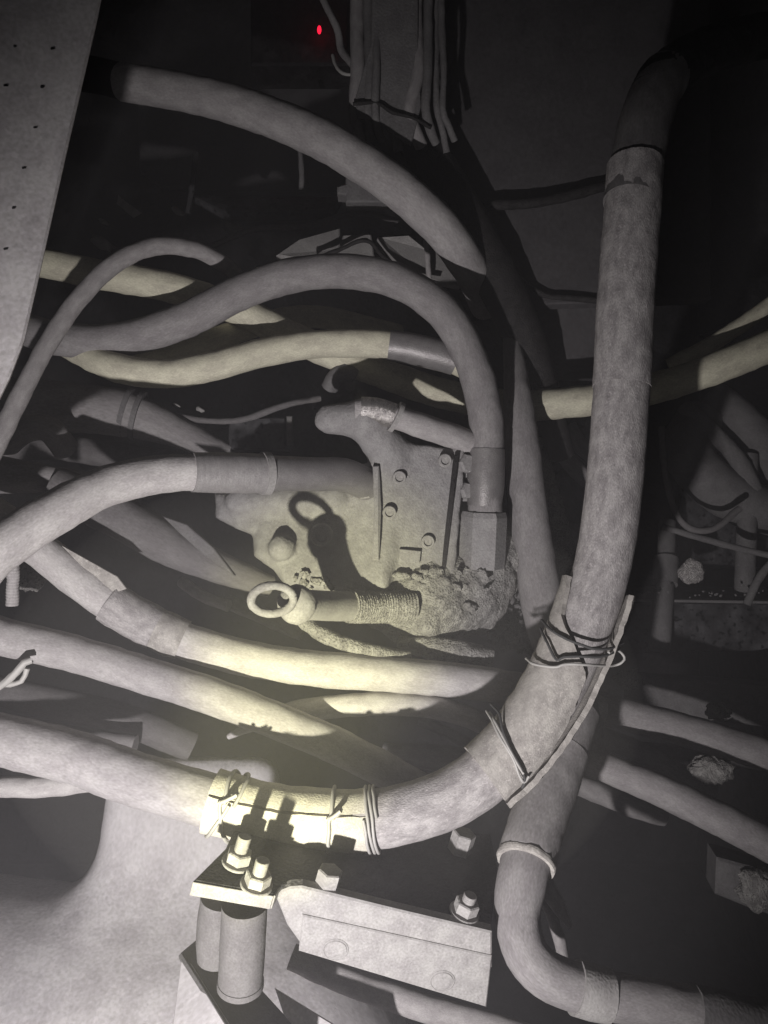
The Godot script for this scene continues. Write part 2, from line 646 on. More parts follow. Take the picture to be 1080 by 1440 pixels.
# ---------------------------------------------------------------- the scene
func _ready() -> void:
	rng.seed = 7
	lumps.seed = 3
	lumps.frequency = 1.0
	F = 720.0 / tan(deg_to_rad(FOV) / 2.0)
	# camera
	var cam := Camera3D.new()
	cam.name = "camera"
	cam.fov = FOV
	cam.near = 0.02
	cam.far = 60.0
	cam.position = Vector3(0, 1.5, 0)
	cam.rotation_degrees = Vector3(-20, 0, 0)
	add_child(cam)
	cam.current = true
	cam_xf = Transform3D(Basis.from_euler(cam.rotation), cam.position)
	# air and exposure
	var we := WorldEnvironment.new()
	we.name = "environment"
	var env := Environment.new()
	env.background_mode = Environment.BG_COLOR
	env.background_color = Color(0.22, 0.218, 0.222)  # grey surround added as fill light, the bay has no such source
	env.tonemap_mode = Environment.TONE_MAPPER_LINEAR
	env.tonemap_exposure = 1.0
	env.fog_enabled = true
	env.fog_density = 0.12
	env.fog_light_color = Color(0.9, 0.89, 0.9)
	env.volumetric_fog_enabled = true
	env.volumetric_fog_density = 0.0
	env.sdfgi_enabled = true
	env.ssao_enabled = true
	env.ssil_enabled = true
	we.environment = env
	add_child(we)
	# the hand torch, held low and to the left just below the picture: a wide cool spill and a yellowish hot spot
	var torch := cam_xf * Vector3(-0.19, -0.43, -0.02)
	light_spot("torch_spill", torch, P(405, 975, 0.85), 1.28, 43.0, 1.0, Color(1.0, 0.98, 0.985))
	light_spot("torch_hot_spot", torch, P(450, 900, 0.83), 1.45, 10.2, 1.0, Color(1.0, 0.985, 0.66))
	make_materials()
	build_bay()
	build_bracket()
	build_valve()
	build_hoses()
	build_main_hose()
	build_left_background()
	build_upper_background()
	build_right_background()
	# haze added round the hot spot, for dust and lens glare
	var dust := FogMaterial.new()
	dust.resource_name = "dust"
	dust.albedo = Color(0.93, 0.92, 0.88)
	dust.density = 0.30
	var cloud := FogVolume.new()
	cloud.name = "added_haze"
	cloud.shape = RenderingServer.FOG_VOLUME_SHAPE_ELLIPSOID
	cloud.size = Vector3(0.62, 0.46, 0.40)
	cloud.position = P(450, 985, 0.76)
	cloud.material = dust
	cloud.set_meta("kind", "stuff")
	cloud.set_meta("label", "added thin haze of dust and lens glare over the brightest hose")
	cloud.set_meta("category", "haze")
	add_child(cloud)

func light_spot(called: String, at: Vector3, to: Vector3, energy: float, angle: float, blend: float, c: Color) -> void:
	var s := SpotLight3D.new()
	s.name = called
	s.position = at
	s.look_at_from_position(at, to, Vector3.UP)
	s.light_energy = energy
	s.light_color = c
	s.spot_angle = angle
	s.spot_angle_attenuation = blend
	s.spot_range = 12.0
	s.spot_attenuation = 2.0
	s.light_size = 0.008
	s.shadow_enabled = true
	add_child(s)

func build_bay() -> void:
	# a steel bay: back bulkhead, roof, floor and side walls, each with thickness
	structure("wall_back", plate(PV([[-700, -500, 1.95], [1900, -500, 1.95], [1900, 2100, 1.95], [-700, 2100, 1.95]]), 0.05), M.near_black)
	structure("wall_right", plate(on_plane([[1080, 700, 1.6], [1080, 100, 1.6], [1500, 700, 0.9]], [[900, -300], [2600, -1200], [2600, 2400], [900, 1700]]), 0.05), M.near_black)
	structure("wall_left", plate(on_plane([[-200, 700, 1.5], [-200, 100, 1.5], [-900, 700, 0.7]], [[-150, -300], [-1400, -900], [-1400, 2100], [-150, 1700]]), 0.05), M.near_black)
	structure("floor", plate(PackedVector3Array([Vector3(-3, 0.0, 1), Vector3(3, 0.0, 1), Vector3(3, 0.0, -3.2), Vector3(-3, 0.0, -3.2)]), 0.05), M.near_black)
	structure("ceiling", plate(PackedVector3Array([Vector3(-3, 2.7, 1), Vector3(3, 2.7, 1), Vector3(3, 2.7, -3.2), Vector3(-3, 2.7, -3.2)]), 0.05), M.near_black)

func build_bracket() -> void:
	var pl := [[272, 1238, 0.60], [690, 1310, 0.64], [600, 1130, 0.806]]
	var tops := on_plane(pl, [[272, 1238], [385, 1258], [392, 1246], [420, 1243], [690, 1310], [700, 1220], [690, 1172], [420, 1158], [330, 1166], [318, 1192]])
	var t := thing("bracket_plate", "thick steel bracket plate with shade put into its black top and a pale dusty front edge under the tied hose", "bracket", tops[0])
	var th := 0.0125
	part(t, "top_plate", plate(tops, th, 0.0012), M.top_shade)  # shade of the top, lit only from below, put into a black colour
	var up := (tops[1] - tops[0]).cross(tops[5] - tops[0]).normalized()
	if up.y < 0.0: up = -up
	# dusty front edge at the left corner, 1 mm proud of the plate's side
	for k in 2:
		var a: Vector3 = tops[k]
		var b: Vector3 = tops[k + 1]
		var out := (b - a).cross(up).normalized()
		if out.dot(cam_xf.origin - a) < 0.0: out = -out
		part(t, "front_edge", plate(PackedVector3Array([a + out * 0.0016 - up * 0.0006, b + out * 0.0016 - up * 0.0006, b + out * 0.0016 - up * th, a + out * 0.0016 - up * th]), 0.0014, 0.0004), M.dusty_metal)
	# flange that hangs from the front edge and the bolted plate on it
	var fl := [[400, 1250, 0.6205], [690, 1311, 0.6385], [402, 1300, 0.630]]
	part(t, "flange", plate(on_plane(fl, [[388, 1262], [396, 1253], [408, 1248], [425, 1247], [560, 1280], [692, 1311], [692, 1362], [424, 1330], [404, 1302]]), 0.010, 0.0014), M.dusty_metal)
	var pp := [[400, 1250, 0.6182], [690, 1311, 0.6362], [402, 1300, 0.6277]]
	part(t, "bolted_plate", plate(on_plane(pp, [[425, 1287], [692, 1345], [684, 1417], [420, 1338]]), 0.0045, 0.0010), M.dusty_metal)
	for q in [[472, 1335], [622, 1379]]:
		var at := on_plane(pp, [q])[0]
		var n := Plane(P(pp[0][0], pp[0][1], pp[0][2]), P(pp[1][0], pp[1][1], pp[1][2]), P(pp[2][0], pp[2][1], pp[2][2])).normal
		if n.dot(cam_xf.origin - at) < 0.0: n = -n
		part(t, "rivet_head", lathe(at - n * 0.001, n, [[0.0108, 0.0], [0.0108, 0.0014], [0.0100, 0.0020], [0.0094, 0.0014], [0.0090, 0.0022], [0.0060, 0.0030], [0.0, 0.0033]], 28), M.dusty_metal)
	var spots := [
		["threaded stud and nut furthest left on the black bracket plate", 333, 1215, 0.0105, 0.0095, 0.013, true],
		["threaded stud and nut in front, nearest the plate's pale left corner", 360, 1246, 0.0105, 0.0095, 0.012, true],
		["lone chipped nut on the black plate just below the wire wraps", 458, 1248, 0.0105, 0.0165, 0.0, false],
		["nut on a washer with short stud end near the plate's right front corner", 652, 1285, 0.0105, 0.010, 0.006, true],
		["dim nut at the back of the black plate beside the lower hose", 645, 1198, 0.0115, 0.021, 0.0, false]]
	var n := 0
	for s in spots:
		var at := on_plane(pl, [[s[1], s[2]]])[0]
		n += 1
		stud_nut(s[0], at + up * 0.0002, (up + Vector3(0.02 * sin(n * 2.0), 0, 0.03 * cos(n * 3.0))).normalized(), s[3], s[4], s[5], n * 0.7, s[6])
	# two round posts under the left corner
	var c := thing("support_post", "pale short round post under the left corner of the bracket plate, in front", "post", P(343, 1380, 0.625))
	part(c, "post_body", tube(PV([[344, 1272, 0.625], [341, 1330, 0.63], [338, 1383, 0.635]]), [0.0184, 0.0184, 0.0184, 0.0184, 0.0184], {"lump": 0.0006, "seg": 36}), M.post_steel)
	part(c, "foot_ring", tube(PV([[338.4, 1379, 0.6345], [338, 1387, 0.6352]]), 0.0192, {"lump": 0.0006, "seg": 36}), M.post_steel)
	var c2 := thing("support_post", "shorter round post half hidden behind the pale one under the bracket plate", "post", P(302, 1340, 0.67))
	part(c2, "post_body", tube(PV([[312, 1262, 0.655], [306, 1310, 0.66], [303, 1346, 0.665]]), [0.018, 0.018, 0.0178, 0.016], {"lump": 0.0007, "seg": 36}), M.post_steel)
	# the wedge of steel below the posts
	var w := thing("steel_wedge", "folded steel wedge with a bright left face below the round posts", "steel wedge", P(300, 1460, 0.62))
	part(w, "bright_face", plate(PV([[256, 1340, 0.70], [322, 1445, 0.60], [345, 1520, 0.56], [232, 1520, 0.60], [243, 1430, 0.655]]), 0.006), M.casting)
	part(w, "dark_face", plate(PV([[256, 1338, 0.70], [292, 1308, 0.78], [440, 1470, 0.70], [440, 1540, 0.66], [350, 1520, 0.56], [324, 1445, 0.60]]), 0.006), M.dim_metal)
	var sk := thing("skirt_plate", "bright triangular plate corner at the bottom edge right of the steel wedge", "steel plate", P(430, 1440, 0.70))
	part(sk, "plate_body", plate(PV([[386, 1388, 0.74], [430, 1415, 0.72], [520, 1470, 0.69], [520, 1540, 0.66], [430, 1520, 0.67]]), 0.006), M.casting)
	hose("low_pipe", "softly lit pipe running down right just below the bolted plate", [[410, 1345, 0.80], [500, 1385, 0.79], [600, 1418, 0.78], [720, 1452, 0.77], [860, 1500, 0.76]], 0.0125, "hose", {"cat": "pipe", "part": "pipe_body"})
	# big cast housing in the lower left
	var h := thing("cast_housing", "large smooth dusty steel housing filling the lower left corner", "housing", P(60, 1440, 0.75))
	var f := func(p: Vector3) -> float:
		var d := capsule(p, V(-300, 1500, 0.94), V(330, 1580, 0.90), 0.235, 0.225)
		d = smin(d, rbox(p, V(268, 1200, 0.985), Vector3(0.110, 0.115, 0.045), 0.03, 0.1, 0.03, -0.45), 0.075)
		return d + 0.0016 * lumps.get_noise_3dv(p * 14.0) + 0.0005 * lumps.get_noise_3dv(p * 60.0)
	part(h, "cast_body", field_mesh(f, Vector3(-0.80, -0.80, -1.18), Vector3(0.02, -0.22, -0.60), 0.009), M.casting)

func build_valve() -> void:
	var t := thing("valve_block", "dust covered hydraulic valve block with rounded castings in the middle of the hoses", "valve", P(560, 800, 0.95))
	var outline := PackedVector2Array([Vector2(303, 694), Vector2(303, 728), Vector2(322, 738), Vector2(356, 752), Vector2(358, 782), Vector2(384, 800), Vector2(404, 826), Vector2(460, 832), Vector2(545, 838), Vector2(560, 760), Vector2(545, 670), Vector2(400, 676)])
	var f := func(p: Vector3) -> float:
		var d := rbox(p, V(576, 722, 0.945), Vector3(0.0520, 0.0800, 0.052), -0.09, 0.12, 0.004)
		var flat := Vector2(540.0 + p.x / -p.z * F, 720.0 - p.y / -p.z * F)
		var face := 0.898 - 0.030 * smoothstep(700.0, 835.0, flat.y) + 0.012 * smoothstep(420.0, 310.0, flat.x)
		var rim := edge_distance(flat, outline) * 0.9 / F
		var zz := absf(-p.z - face - 0.040) - 0.040
		var ins := Vector2(rim + 0.014, zz + 0.014)
		var cst := Vector2(maxf(ins.x, 0.0), maxf(ins.y, 0.0)).length() + minf(maxf(ins.x, ins.y), 0.0) - 0.014
		cst = smin(cst, capsule(p, V(398, 771, 0.91), V(396, 771, 0.874), 0.0165, 0.0150), 0.003)
		cst = smin(cst, capsule(p, V(335, 706, 0.905), V(470, 702, 0.902), 0.015, 0.020), 0.010)
		cst = smin(cst, rbox(p, V(508, 725, 0.925), Vector3(0.012, 0.060, 0.035), -0.05, 0.1, 0.003), 0.008)
		d = smin(d, cst, 0.01)
		var arm := capsule(p, V(463, 590, 0.885), V(512, 588, 0.875), 0.0165, 0.021)
		arm = smin(arm, capsule(p, V(515, 592, 0.88), V(548, 640, 0.905), 0.021, 0.024), 0.012)
		arm = smin(arm, capsule(p, V(548, 640, 0.905), V(556, 700, 0.93), 0.022, 0.024), 0.01)
		d = smin(d, arm, 0.008)
		return d + 0.0018 * lumps.get_noise_3dv(p * 45.0) + 0.0010 * lumps.get_noise_3dv(p * 120.0)
	part(t, "valve_body", field_mesh(f, Vector3(-0.225, -0.125, -1.03), Vector3(0.105, 0.145, -0.84), 0.0036), M.valve_metal)
	# crust of grit below
	var g := func(p: Vector3) -> float:
		var d := capsule(p, V(530, 840, 0.925), V(590, 842, 0.935), 0.032, 0.054)
		d = smin(d, capsule(p, V(590, 842, 0.94), V(655, 828, 0.95), 0.054, 0.052), 0.03)
		d = smin(d, capsule(p, V(655, 838, 0.955), V(700, 780, 0.965), 0.044, 0.036), 0.02)
		return d + 0.008 * lumps.get_noise_3dv(p * 28.0) + 0.0040 * lumps.get_noise_3dv(p * 100.0)
	part(t, "grit_crust", field_mesh(g, Vector3(-0.08, -0.20, -1.02), Vector3(0.20, 0.0, -0.86), 0.0036), M.encrusted)
	# face bolts and the dark joint
	for q in [[625, 648, 0.884], [561, 672, 0.883], [547, 721, 0.881], [601, 762, 0.888]]:
		var at := P(q[0], q[1], q[2] + 0.004)
		var n := (cam_xf.basis.z + cam_xf.basis.x * 0.12).normalized()
		part(t, "face_bolt", lathe(at, n, [[0.0078, 0.0], [0.0078, 0.0040], [0.0070, 0.0048], [0.0050, 0.0046], [0.0046, 0.002], [0.0, 0.002]], 22), M.dusty_metal)
	part(t, "joint_seam", plate(PV([[640, 640, 0.8855], [645, 640, 0.8865], [627, 800, 0.8955], [622, 800, 0.8945]]), 0.006, 0.0006), M.black_rubber)
	part(t, "side_flange", plate(PV([[648, 648, 0.915], [670, 648, 0.92], [670, 705, 0.92], [643, 705, 0.915]]), 0.02, 0.001), M.valve_metal)
	part(t, "face_rib", plate(PV([[524, 655, 0.877], [533, 655, 0.877], [536, 715, 0.877], [533, 788, 0.872], [523, 788, 0.872], [526, 715, 0.877]]), 0.012, 0.0012), M.valve_metal)
	part(t, "name_plate", plate(PV([[562, 772, 0.8845], [592, 775, 0.8855], [590, 793, 0.8855], [560, 790, 0.8845]]), 0.006, 0.0006), M.valve_metal)
	for q in [[655, 652, 0.905, 0.012], [655, 690, 0.908, 0.010]]:
		part(t, "side_plug", lathe(P(q[0], q[1], q[2]), cam_xf.basis.z + cam_xf.basis.x * 0.5, [[q[3], -0.01], [q[3], 0.006], [q[3] * 0.85, 0.009], [0.0, 0.009]], 6, 0.3), M.valve_metal)
	part(t, "casting_plug", lathe(P(452, 752, 0.874), cam_xf.basis.z - cam_xf.basis.y * 0.3, [[0.013, -0.004], [0.013, 0.003], [0.011, 0.005], [0.007, 0.005], [0.0065, 0.003], [0.0, 0.003]], 24), M.valve_metal)
	var caked := []
	for k in 48:
		var q := Vector2(rng.randf_range(520, 690), 800.0 + absf(rng.randfn(0.0, 24.0)))
		if k % 3 == 0: q = Vector2(rng.randf_range(410, 530), rng.randf_range(805, 832))
		var sz := rng.randf_range(0.0015, 0.0058)
		caked.append_array(lump(P(q.x, q.y, 0.876 + (q.x - 520.0) * 0.0001), cam_xf.basis.rotated(cam_xf.basis.z, rng.randf() * TAU), Vector3(sz * 1.5, sz * 0.8, sz * 0.45), 0.9, 160.0, 10))
	part(t, "caked_dirt", caked, M.encrusted).set_meta("kind", "stuff")
	# the lug that stands beside the elbow of the pressure hose
	part(t, "lug", plate(PV([[500, 655, 0.885], [516, 668, 0.883], [520, 700, 0.883], [506, 702, 0.885]]), 0.02, 0.001), M.dusty_metal)
	# port tube with the bright worn collar
	var pt := hose("port_hose", "short hose with a worn shiny collar rising from the top of the valve block", [[500, 578, 0.865], [530, 578, 0.865], [560, 588, 0.868], [610, 604, 0.885], [650, 618, 0.905], [688, 632, 0.93]], [0.013, 0.0125, 0.0145, 0.0145, 0.0145, 0.0145], "hose")
	part(pt, "worn_collar", tube(PV([[508, 576, 0.864], [528, 577, 0.8645], [553, 585, 0.867]]), 0.0142, {"lump": 0.0003}), M.bare_metal)
	part(pt.get_node("worn_collar"), "clamp_ring", tube(PV([[554, 585, 0.867], [560, 588, 0.868]]), 0.0178, {"lump": 0.0004}), M.dusty_metal)
	# eye bolt with its ball and threaded shank
	var e := thing("eye_bolt", "pale eye bolt with a ring end and gritty threaded shank pointing left", "eye bolt", P(575, 852, 0.86))
	var ring := PackedVector3Array()
	for k in 25:
		var a := TAU * k / 24.0
		ring.append(P(383 + 29 * cos(a) - 6 * sin(a), 843 - 19 * sin(a) - 5 * cos(a), 0.722 + 0.008 * cos(a) - 0.004 * sin(a)))
	part(e, "eye_ring", tube(ring, 0.0042, {"seg": 14, "step": 0.003, "lump": 0.0006, "freq": 160.0, "cap": false}), M.dusty_metal)
	part(e, "ball", lump(P(417, 850, 0.752), cam_xf.basis, Vector3(0.0190, 0.0195, 0.0150), 0.06, 70.0, 36), M.dusty_metal)
	part(e, "shank", tube(PV([[422, 850, 0.757], [460, 852, 0.808], [505, 853, 0.860]]), [0.0148, 0.0158, 0.0165], {"lump": 0.0003}), M.dusty_metal)
	part(e, "thread", tube(PV([[492, 853, 0.842], [530, 854, 0.866], [580, 854, 0.882]]), 0.0168, {"lump": 0.0014, "freq": 240.0, "thread": 0.0016, "pitch": 0.0034, "step": 0.0009}), M.encrusted)

func build_hoses() -> void:
	# arch over the valve, down into its fitting
	var arch := [[-40, 430, 0.99], [70, 474, 0.95], [165, 478, 0.935], [255, 453, 0.93], [335, 413, 0.93], [412, 387, 0.93], [490, 382, 0.93], [560, 396, 0.925], [622, 438, 0.92], [662, 505, 0.915], [682, 580, 0.91], [684, 640, 0.91], [682, 720, 0.91]]
	var a := hose("arch_hose", "thick grey hose arching over the valve block and down into its right side", arch, 0.0205, "hose_dark")
	part(a, "crimp_sleeve", tube(PV([[684, 632, 0.91], [683, 680, 0.91], [681, 712, 0.91]]), [0.0215, 0.0222, 0.0222, 0.020], {"lump": 0.0003}), M.ferrule)
	part(a, "hex_fitting", lathe(P(678, 786, 0.915), (P(681, 712, 0.91) - P(678, 786, 0.915)), [[0.0, -0.01], [0.0265, -0.01], [0.0272, 0.002], [0.0272, 0.05], [0.025, 0.056], [0.0, 0.056]], 6, 0.4), M.valve_metal)
	# pressure hose from the left into the valve
	var pr := [[-60, 830, 0.66], [0, 772, 0.68], [75, 722, 0.71], [150, 684, 0.745], [225, 667, 0.775], [300, 664, 0.80], [370, 665, 0.825], [440, 667, 0.85], [485, 668, 0.872], [520, 684, 0.90]]
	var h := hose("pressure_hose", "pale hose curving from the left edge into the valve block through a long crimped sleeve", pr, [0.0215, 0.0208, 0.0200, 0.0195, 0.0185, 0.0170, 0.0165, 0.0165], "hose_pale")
	part(h, "pipe_neck", tube(cut(pr, place_on(pr, 374, 665), 1.0), [0.0190, 0.0188, 0.0188, 0.0188], {"lump": 0.0003}), M.ferrule)
	part(h, "crimp_sleeve", tube(PV([[270, 664, 0.79], [320, 665, 0.808], [372, 666, 0.826]]), [0.0204, 0.0212, 0.0214, 0.021], {"lump": 0.0003, "thread": 0.00015, "pitch": 0.006, "step": 0.0015}), M.neck_metal)
	part(h.get_node("crimp_sleeve"), "nut_ring", tube(PV([[368, 666, 0.825], [378, 666, 0.829]]), 0.0232, {"lump": 0.0006}), M.dusty_metal)
	# hose behind the arch with a ferrule on its right end
	var m := [[70, 470, 1.0], [150, 512, 0.93], [225, 526, 0.915], [300, 515, 0.92], [370, 496, 0.935], [450, 484, 0.95], [540, 485, 0.955], [620, 500, 0.955], [670, 520, 0.96]]
	var y := hose("cream_hose", "cream hose sagging below the arch hose with a grey ferrule at its right end", m, 0.0172, "hose_yellow")
	part(y, "ferrule", tube(cut(m, place_on(m, 540, 485), place_on(m, 645, 508)), [0.0188, 0.0195, 0.0195, 0.0188], {"lump": 0.0003}), M.ferrule)
	# yellow hoses crossing behind
	hose("yellow_hose", "broad yellow hose crossing behind the arch hose from upper left to the far right", [[40, 365, 1.0], [150, 388, 0.985], [230, 402, 0.982], [330, 434, 0.985], [420, 478, 0.99], [520, 518, 1.0], [620, 553, 1.03], [720, 570, 1.03], [800, 566, 1.03], [880, 555, 1.03], [970, 531, 1.03], [1080, 487, 1.04], [1180, 440, 1.05]], [0.0190, 0.0190, 0.0195, 0.0205, 0.021, 0.0235], "hose_yellow")
	hose("yellow_hose", "second yellow hose crossing lower behind the arch and cream hoses", [[150, 508, 1.0], [240, 492, 0.99], [310, 474, 0.995], [380, 452, 1.02], [450, 446, 1.06], [560, 470, 1.12]], 0.015, "hose_yellow")
	hose("yellow_cable", "narrow yellow hose above the broad one at the right edge", [[940, 515, 1.12], [1000, 484, 1.1], [1060, 445, 1.1], [1130, 395, 1.1]], 0.0115, "hose_yellow")
	# upper hose
	hose("upper_hose", "grey hose sweeping down from the upper left past the cable bundle", [[172, 115, 1.03], [270, 132, 1.0], [360, 157, 0.975], [440, 190, 0.955], [515, 233, 0.945], [580, 282, 0.945], [632, 335, 0.97], [668, 392, 1.05], [682, 430, 1.14]], [0.0235, 0.0235, 0.0238, 0.024, 0.0235, 0.022], "hose")
	hose("added_elbow", "added black elbow where the grey upper hose runs into shade at its left end", [[20, 110, 1.1], [80, 100, 1.07], [140, 107, 1.045], [182, 117, 1.028]], 0.0226, "black_rubber", {"cat": "elbow", "part": "elbow_body"})  # added black piece, covers the hose end that falls into shade
	hose("shadow_conduit", "added black conduit for the shadow slanting down right from the cable bundle past the arch hose", [[560, 120, 1.06], [592, 200, 1.055], [640, 285, 1.05], [690, 375, 1.045], [735, 470, 1.04], [765, 560, 1.06], [790, 640, 1.1]], [0.026, 0.029, 0.030, 0.031, 0.028, 0.022, 0.018], "black_rubber", {"cat": "conduit", "part": "conduit_body"})  # added dark tube in place of the upper hose's shadow on the plate
	# thin tube on the left
	hose("thin_tube", "thin grey tube hooking over from the left edge above the yellow hose", [[-60, 730, 0.76], [0, 615, 0.80], [55, 505, 0.84], [105, 428, 0.87], [160, 372, 0.90], [215, 347, 0.93], [265, 349, 0.965], [305, 365, 1.0], [350, 400, 1.05]], [0.0098, 0.0098, 0.010, 0.0105, 0.0105, 0.010], "hose", {"cat": "tube"})
	# inclined hose behind the main hose
	hose("slanting_hose", "smooth grey hose slanting down between the valve block and the big main hose", [[712, 430, 1.085], [722, 500, 1.02], [730, 580, 0.975], [739, 680, 0.955], [752, 780, 0.945], [768, 870, 0.93], [800, 960, 0.92], [830, 1060, 0.93]], [0.006, 0.015, 0.0225, 0.025, 0.0265, 0.0265], "hose_dark")
	# bright sagging hose through the hot spot, with its tape sleeve
	var b := [[-60, 690, 0.81], [30, 752, 0.81], [110, 815, 0.81], [185, 866, 0.815], [265, 903, 0.82], [350, 926, 0.828], [440, 940, 0.835], [540, 948, 0.845], [640, 957, 0.86], [740, 972, 0.89], [840, 1000, 0.93]]
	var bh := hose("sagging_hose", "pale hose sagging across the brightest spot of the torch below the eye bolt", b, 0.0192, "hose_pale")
	part(bh, "tape_wrap", tube(cut(b, place_on(b, 150, 842), place_on(b, 228, 889)), [0.0222, 0.0225, 0.0218, 0.0228, 0.0222], {"lump": 0.0016, "freq": 70.0}), M.hose_gritty)
	part(bh, "tape_wrap", tube(cut(b, place_on(b, 215, 882), place_on(b, 262, 902)), [0.0215, 0.0226, 0.021], {"lump": 0.0018, "freq": 90.0}), M.sleeve)
	part(bh, "split_flap", plate(PV([[85, 766, 0.80], [165, 811, 0.80], [178, 828, 0.80], [160, 834, 0.80], [120, 802, 0.80]]), 0.003, 0.0006), M.sleeve)
	# hoses under it
	hose("lower_left_hose", "straight dusty hose running from the left edge down towards the middle", [[-60, 870, 0.76], [0, 894, 0.77], [100, 918, 0.78], [200, 948, 0.79], [300, 980, 0.79], [400, 1018, 0.795], [500, 1062, 0.81], [600, 1115, 0.83]], 0.0185, "hose")
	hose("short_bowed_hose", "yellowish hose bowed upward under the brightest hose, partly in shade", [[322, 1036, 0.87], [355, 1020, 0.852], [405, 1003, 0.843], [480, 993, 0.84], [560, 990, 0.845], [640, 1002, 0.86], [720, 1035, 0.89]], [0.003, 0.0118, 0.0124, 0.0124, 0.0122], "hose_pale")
	hose("dim_stub_hose", "dim grey hose end in the shade left of the split sleeve", [[540, 1058, 1.02], [580, 1062, 1.01], [640, 1068, 1.0], [700, 1080, 0.99]], [0.012, 0.0165, 0.0165, 0.0165], "hose_dark")
	hose("dim_rod", "thin dim rod just above the dim hose end", [[590, 1012, 1.05], [625, 1028, 1.04], [665, 1048, 1.03]], 0.007, "hose_dark", {"cat": "rod", "part": "rod_body"})
	hose("left_edge_hose", "pinkish hose entering low at the left edge under the tied hose", [[-80, 1110, 0.80], [0, 1107, 0.80], [60, 1107, 0.80], [130, 1098, 0.81], [220, 1085, 0.83]], 0.0105, "hose_pale")
	hose("shaded_hose", "dim hose in shade just above the tied hose at the left", [[-60, 1010, 0.95], [30, 1022, 0.95], [110, 1038, 0.95], [190, 1050, 0.95]], [0.012, 0.013, 0.0135, 0.0135], "hose_dark")
	# gritty rod below the eye bolt
	hose("gritty_rod", "rough encrusted rod curving below the eye bolt's ring", [[412, 852, 0.87], [432, 878, 0.852], [470, 900, 0.846], [520, 915, 0.846], [575, 926, 0.862]], 0.0078, "encrusted", {"cat": "rod", "part": "rod_body", "lump": 0.002, "freq": 120.0})

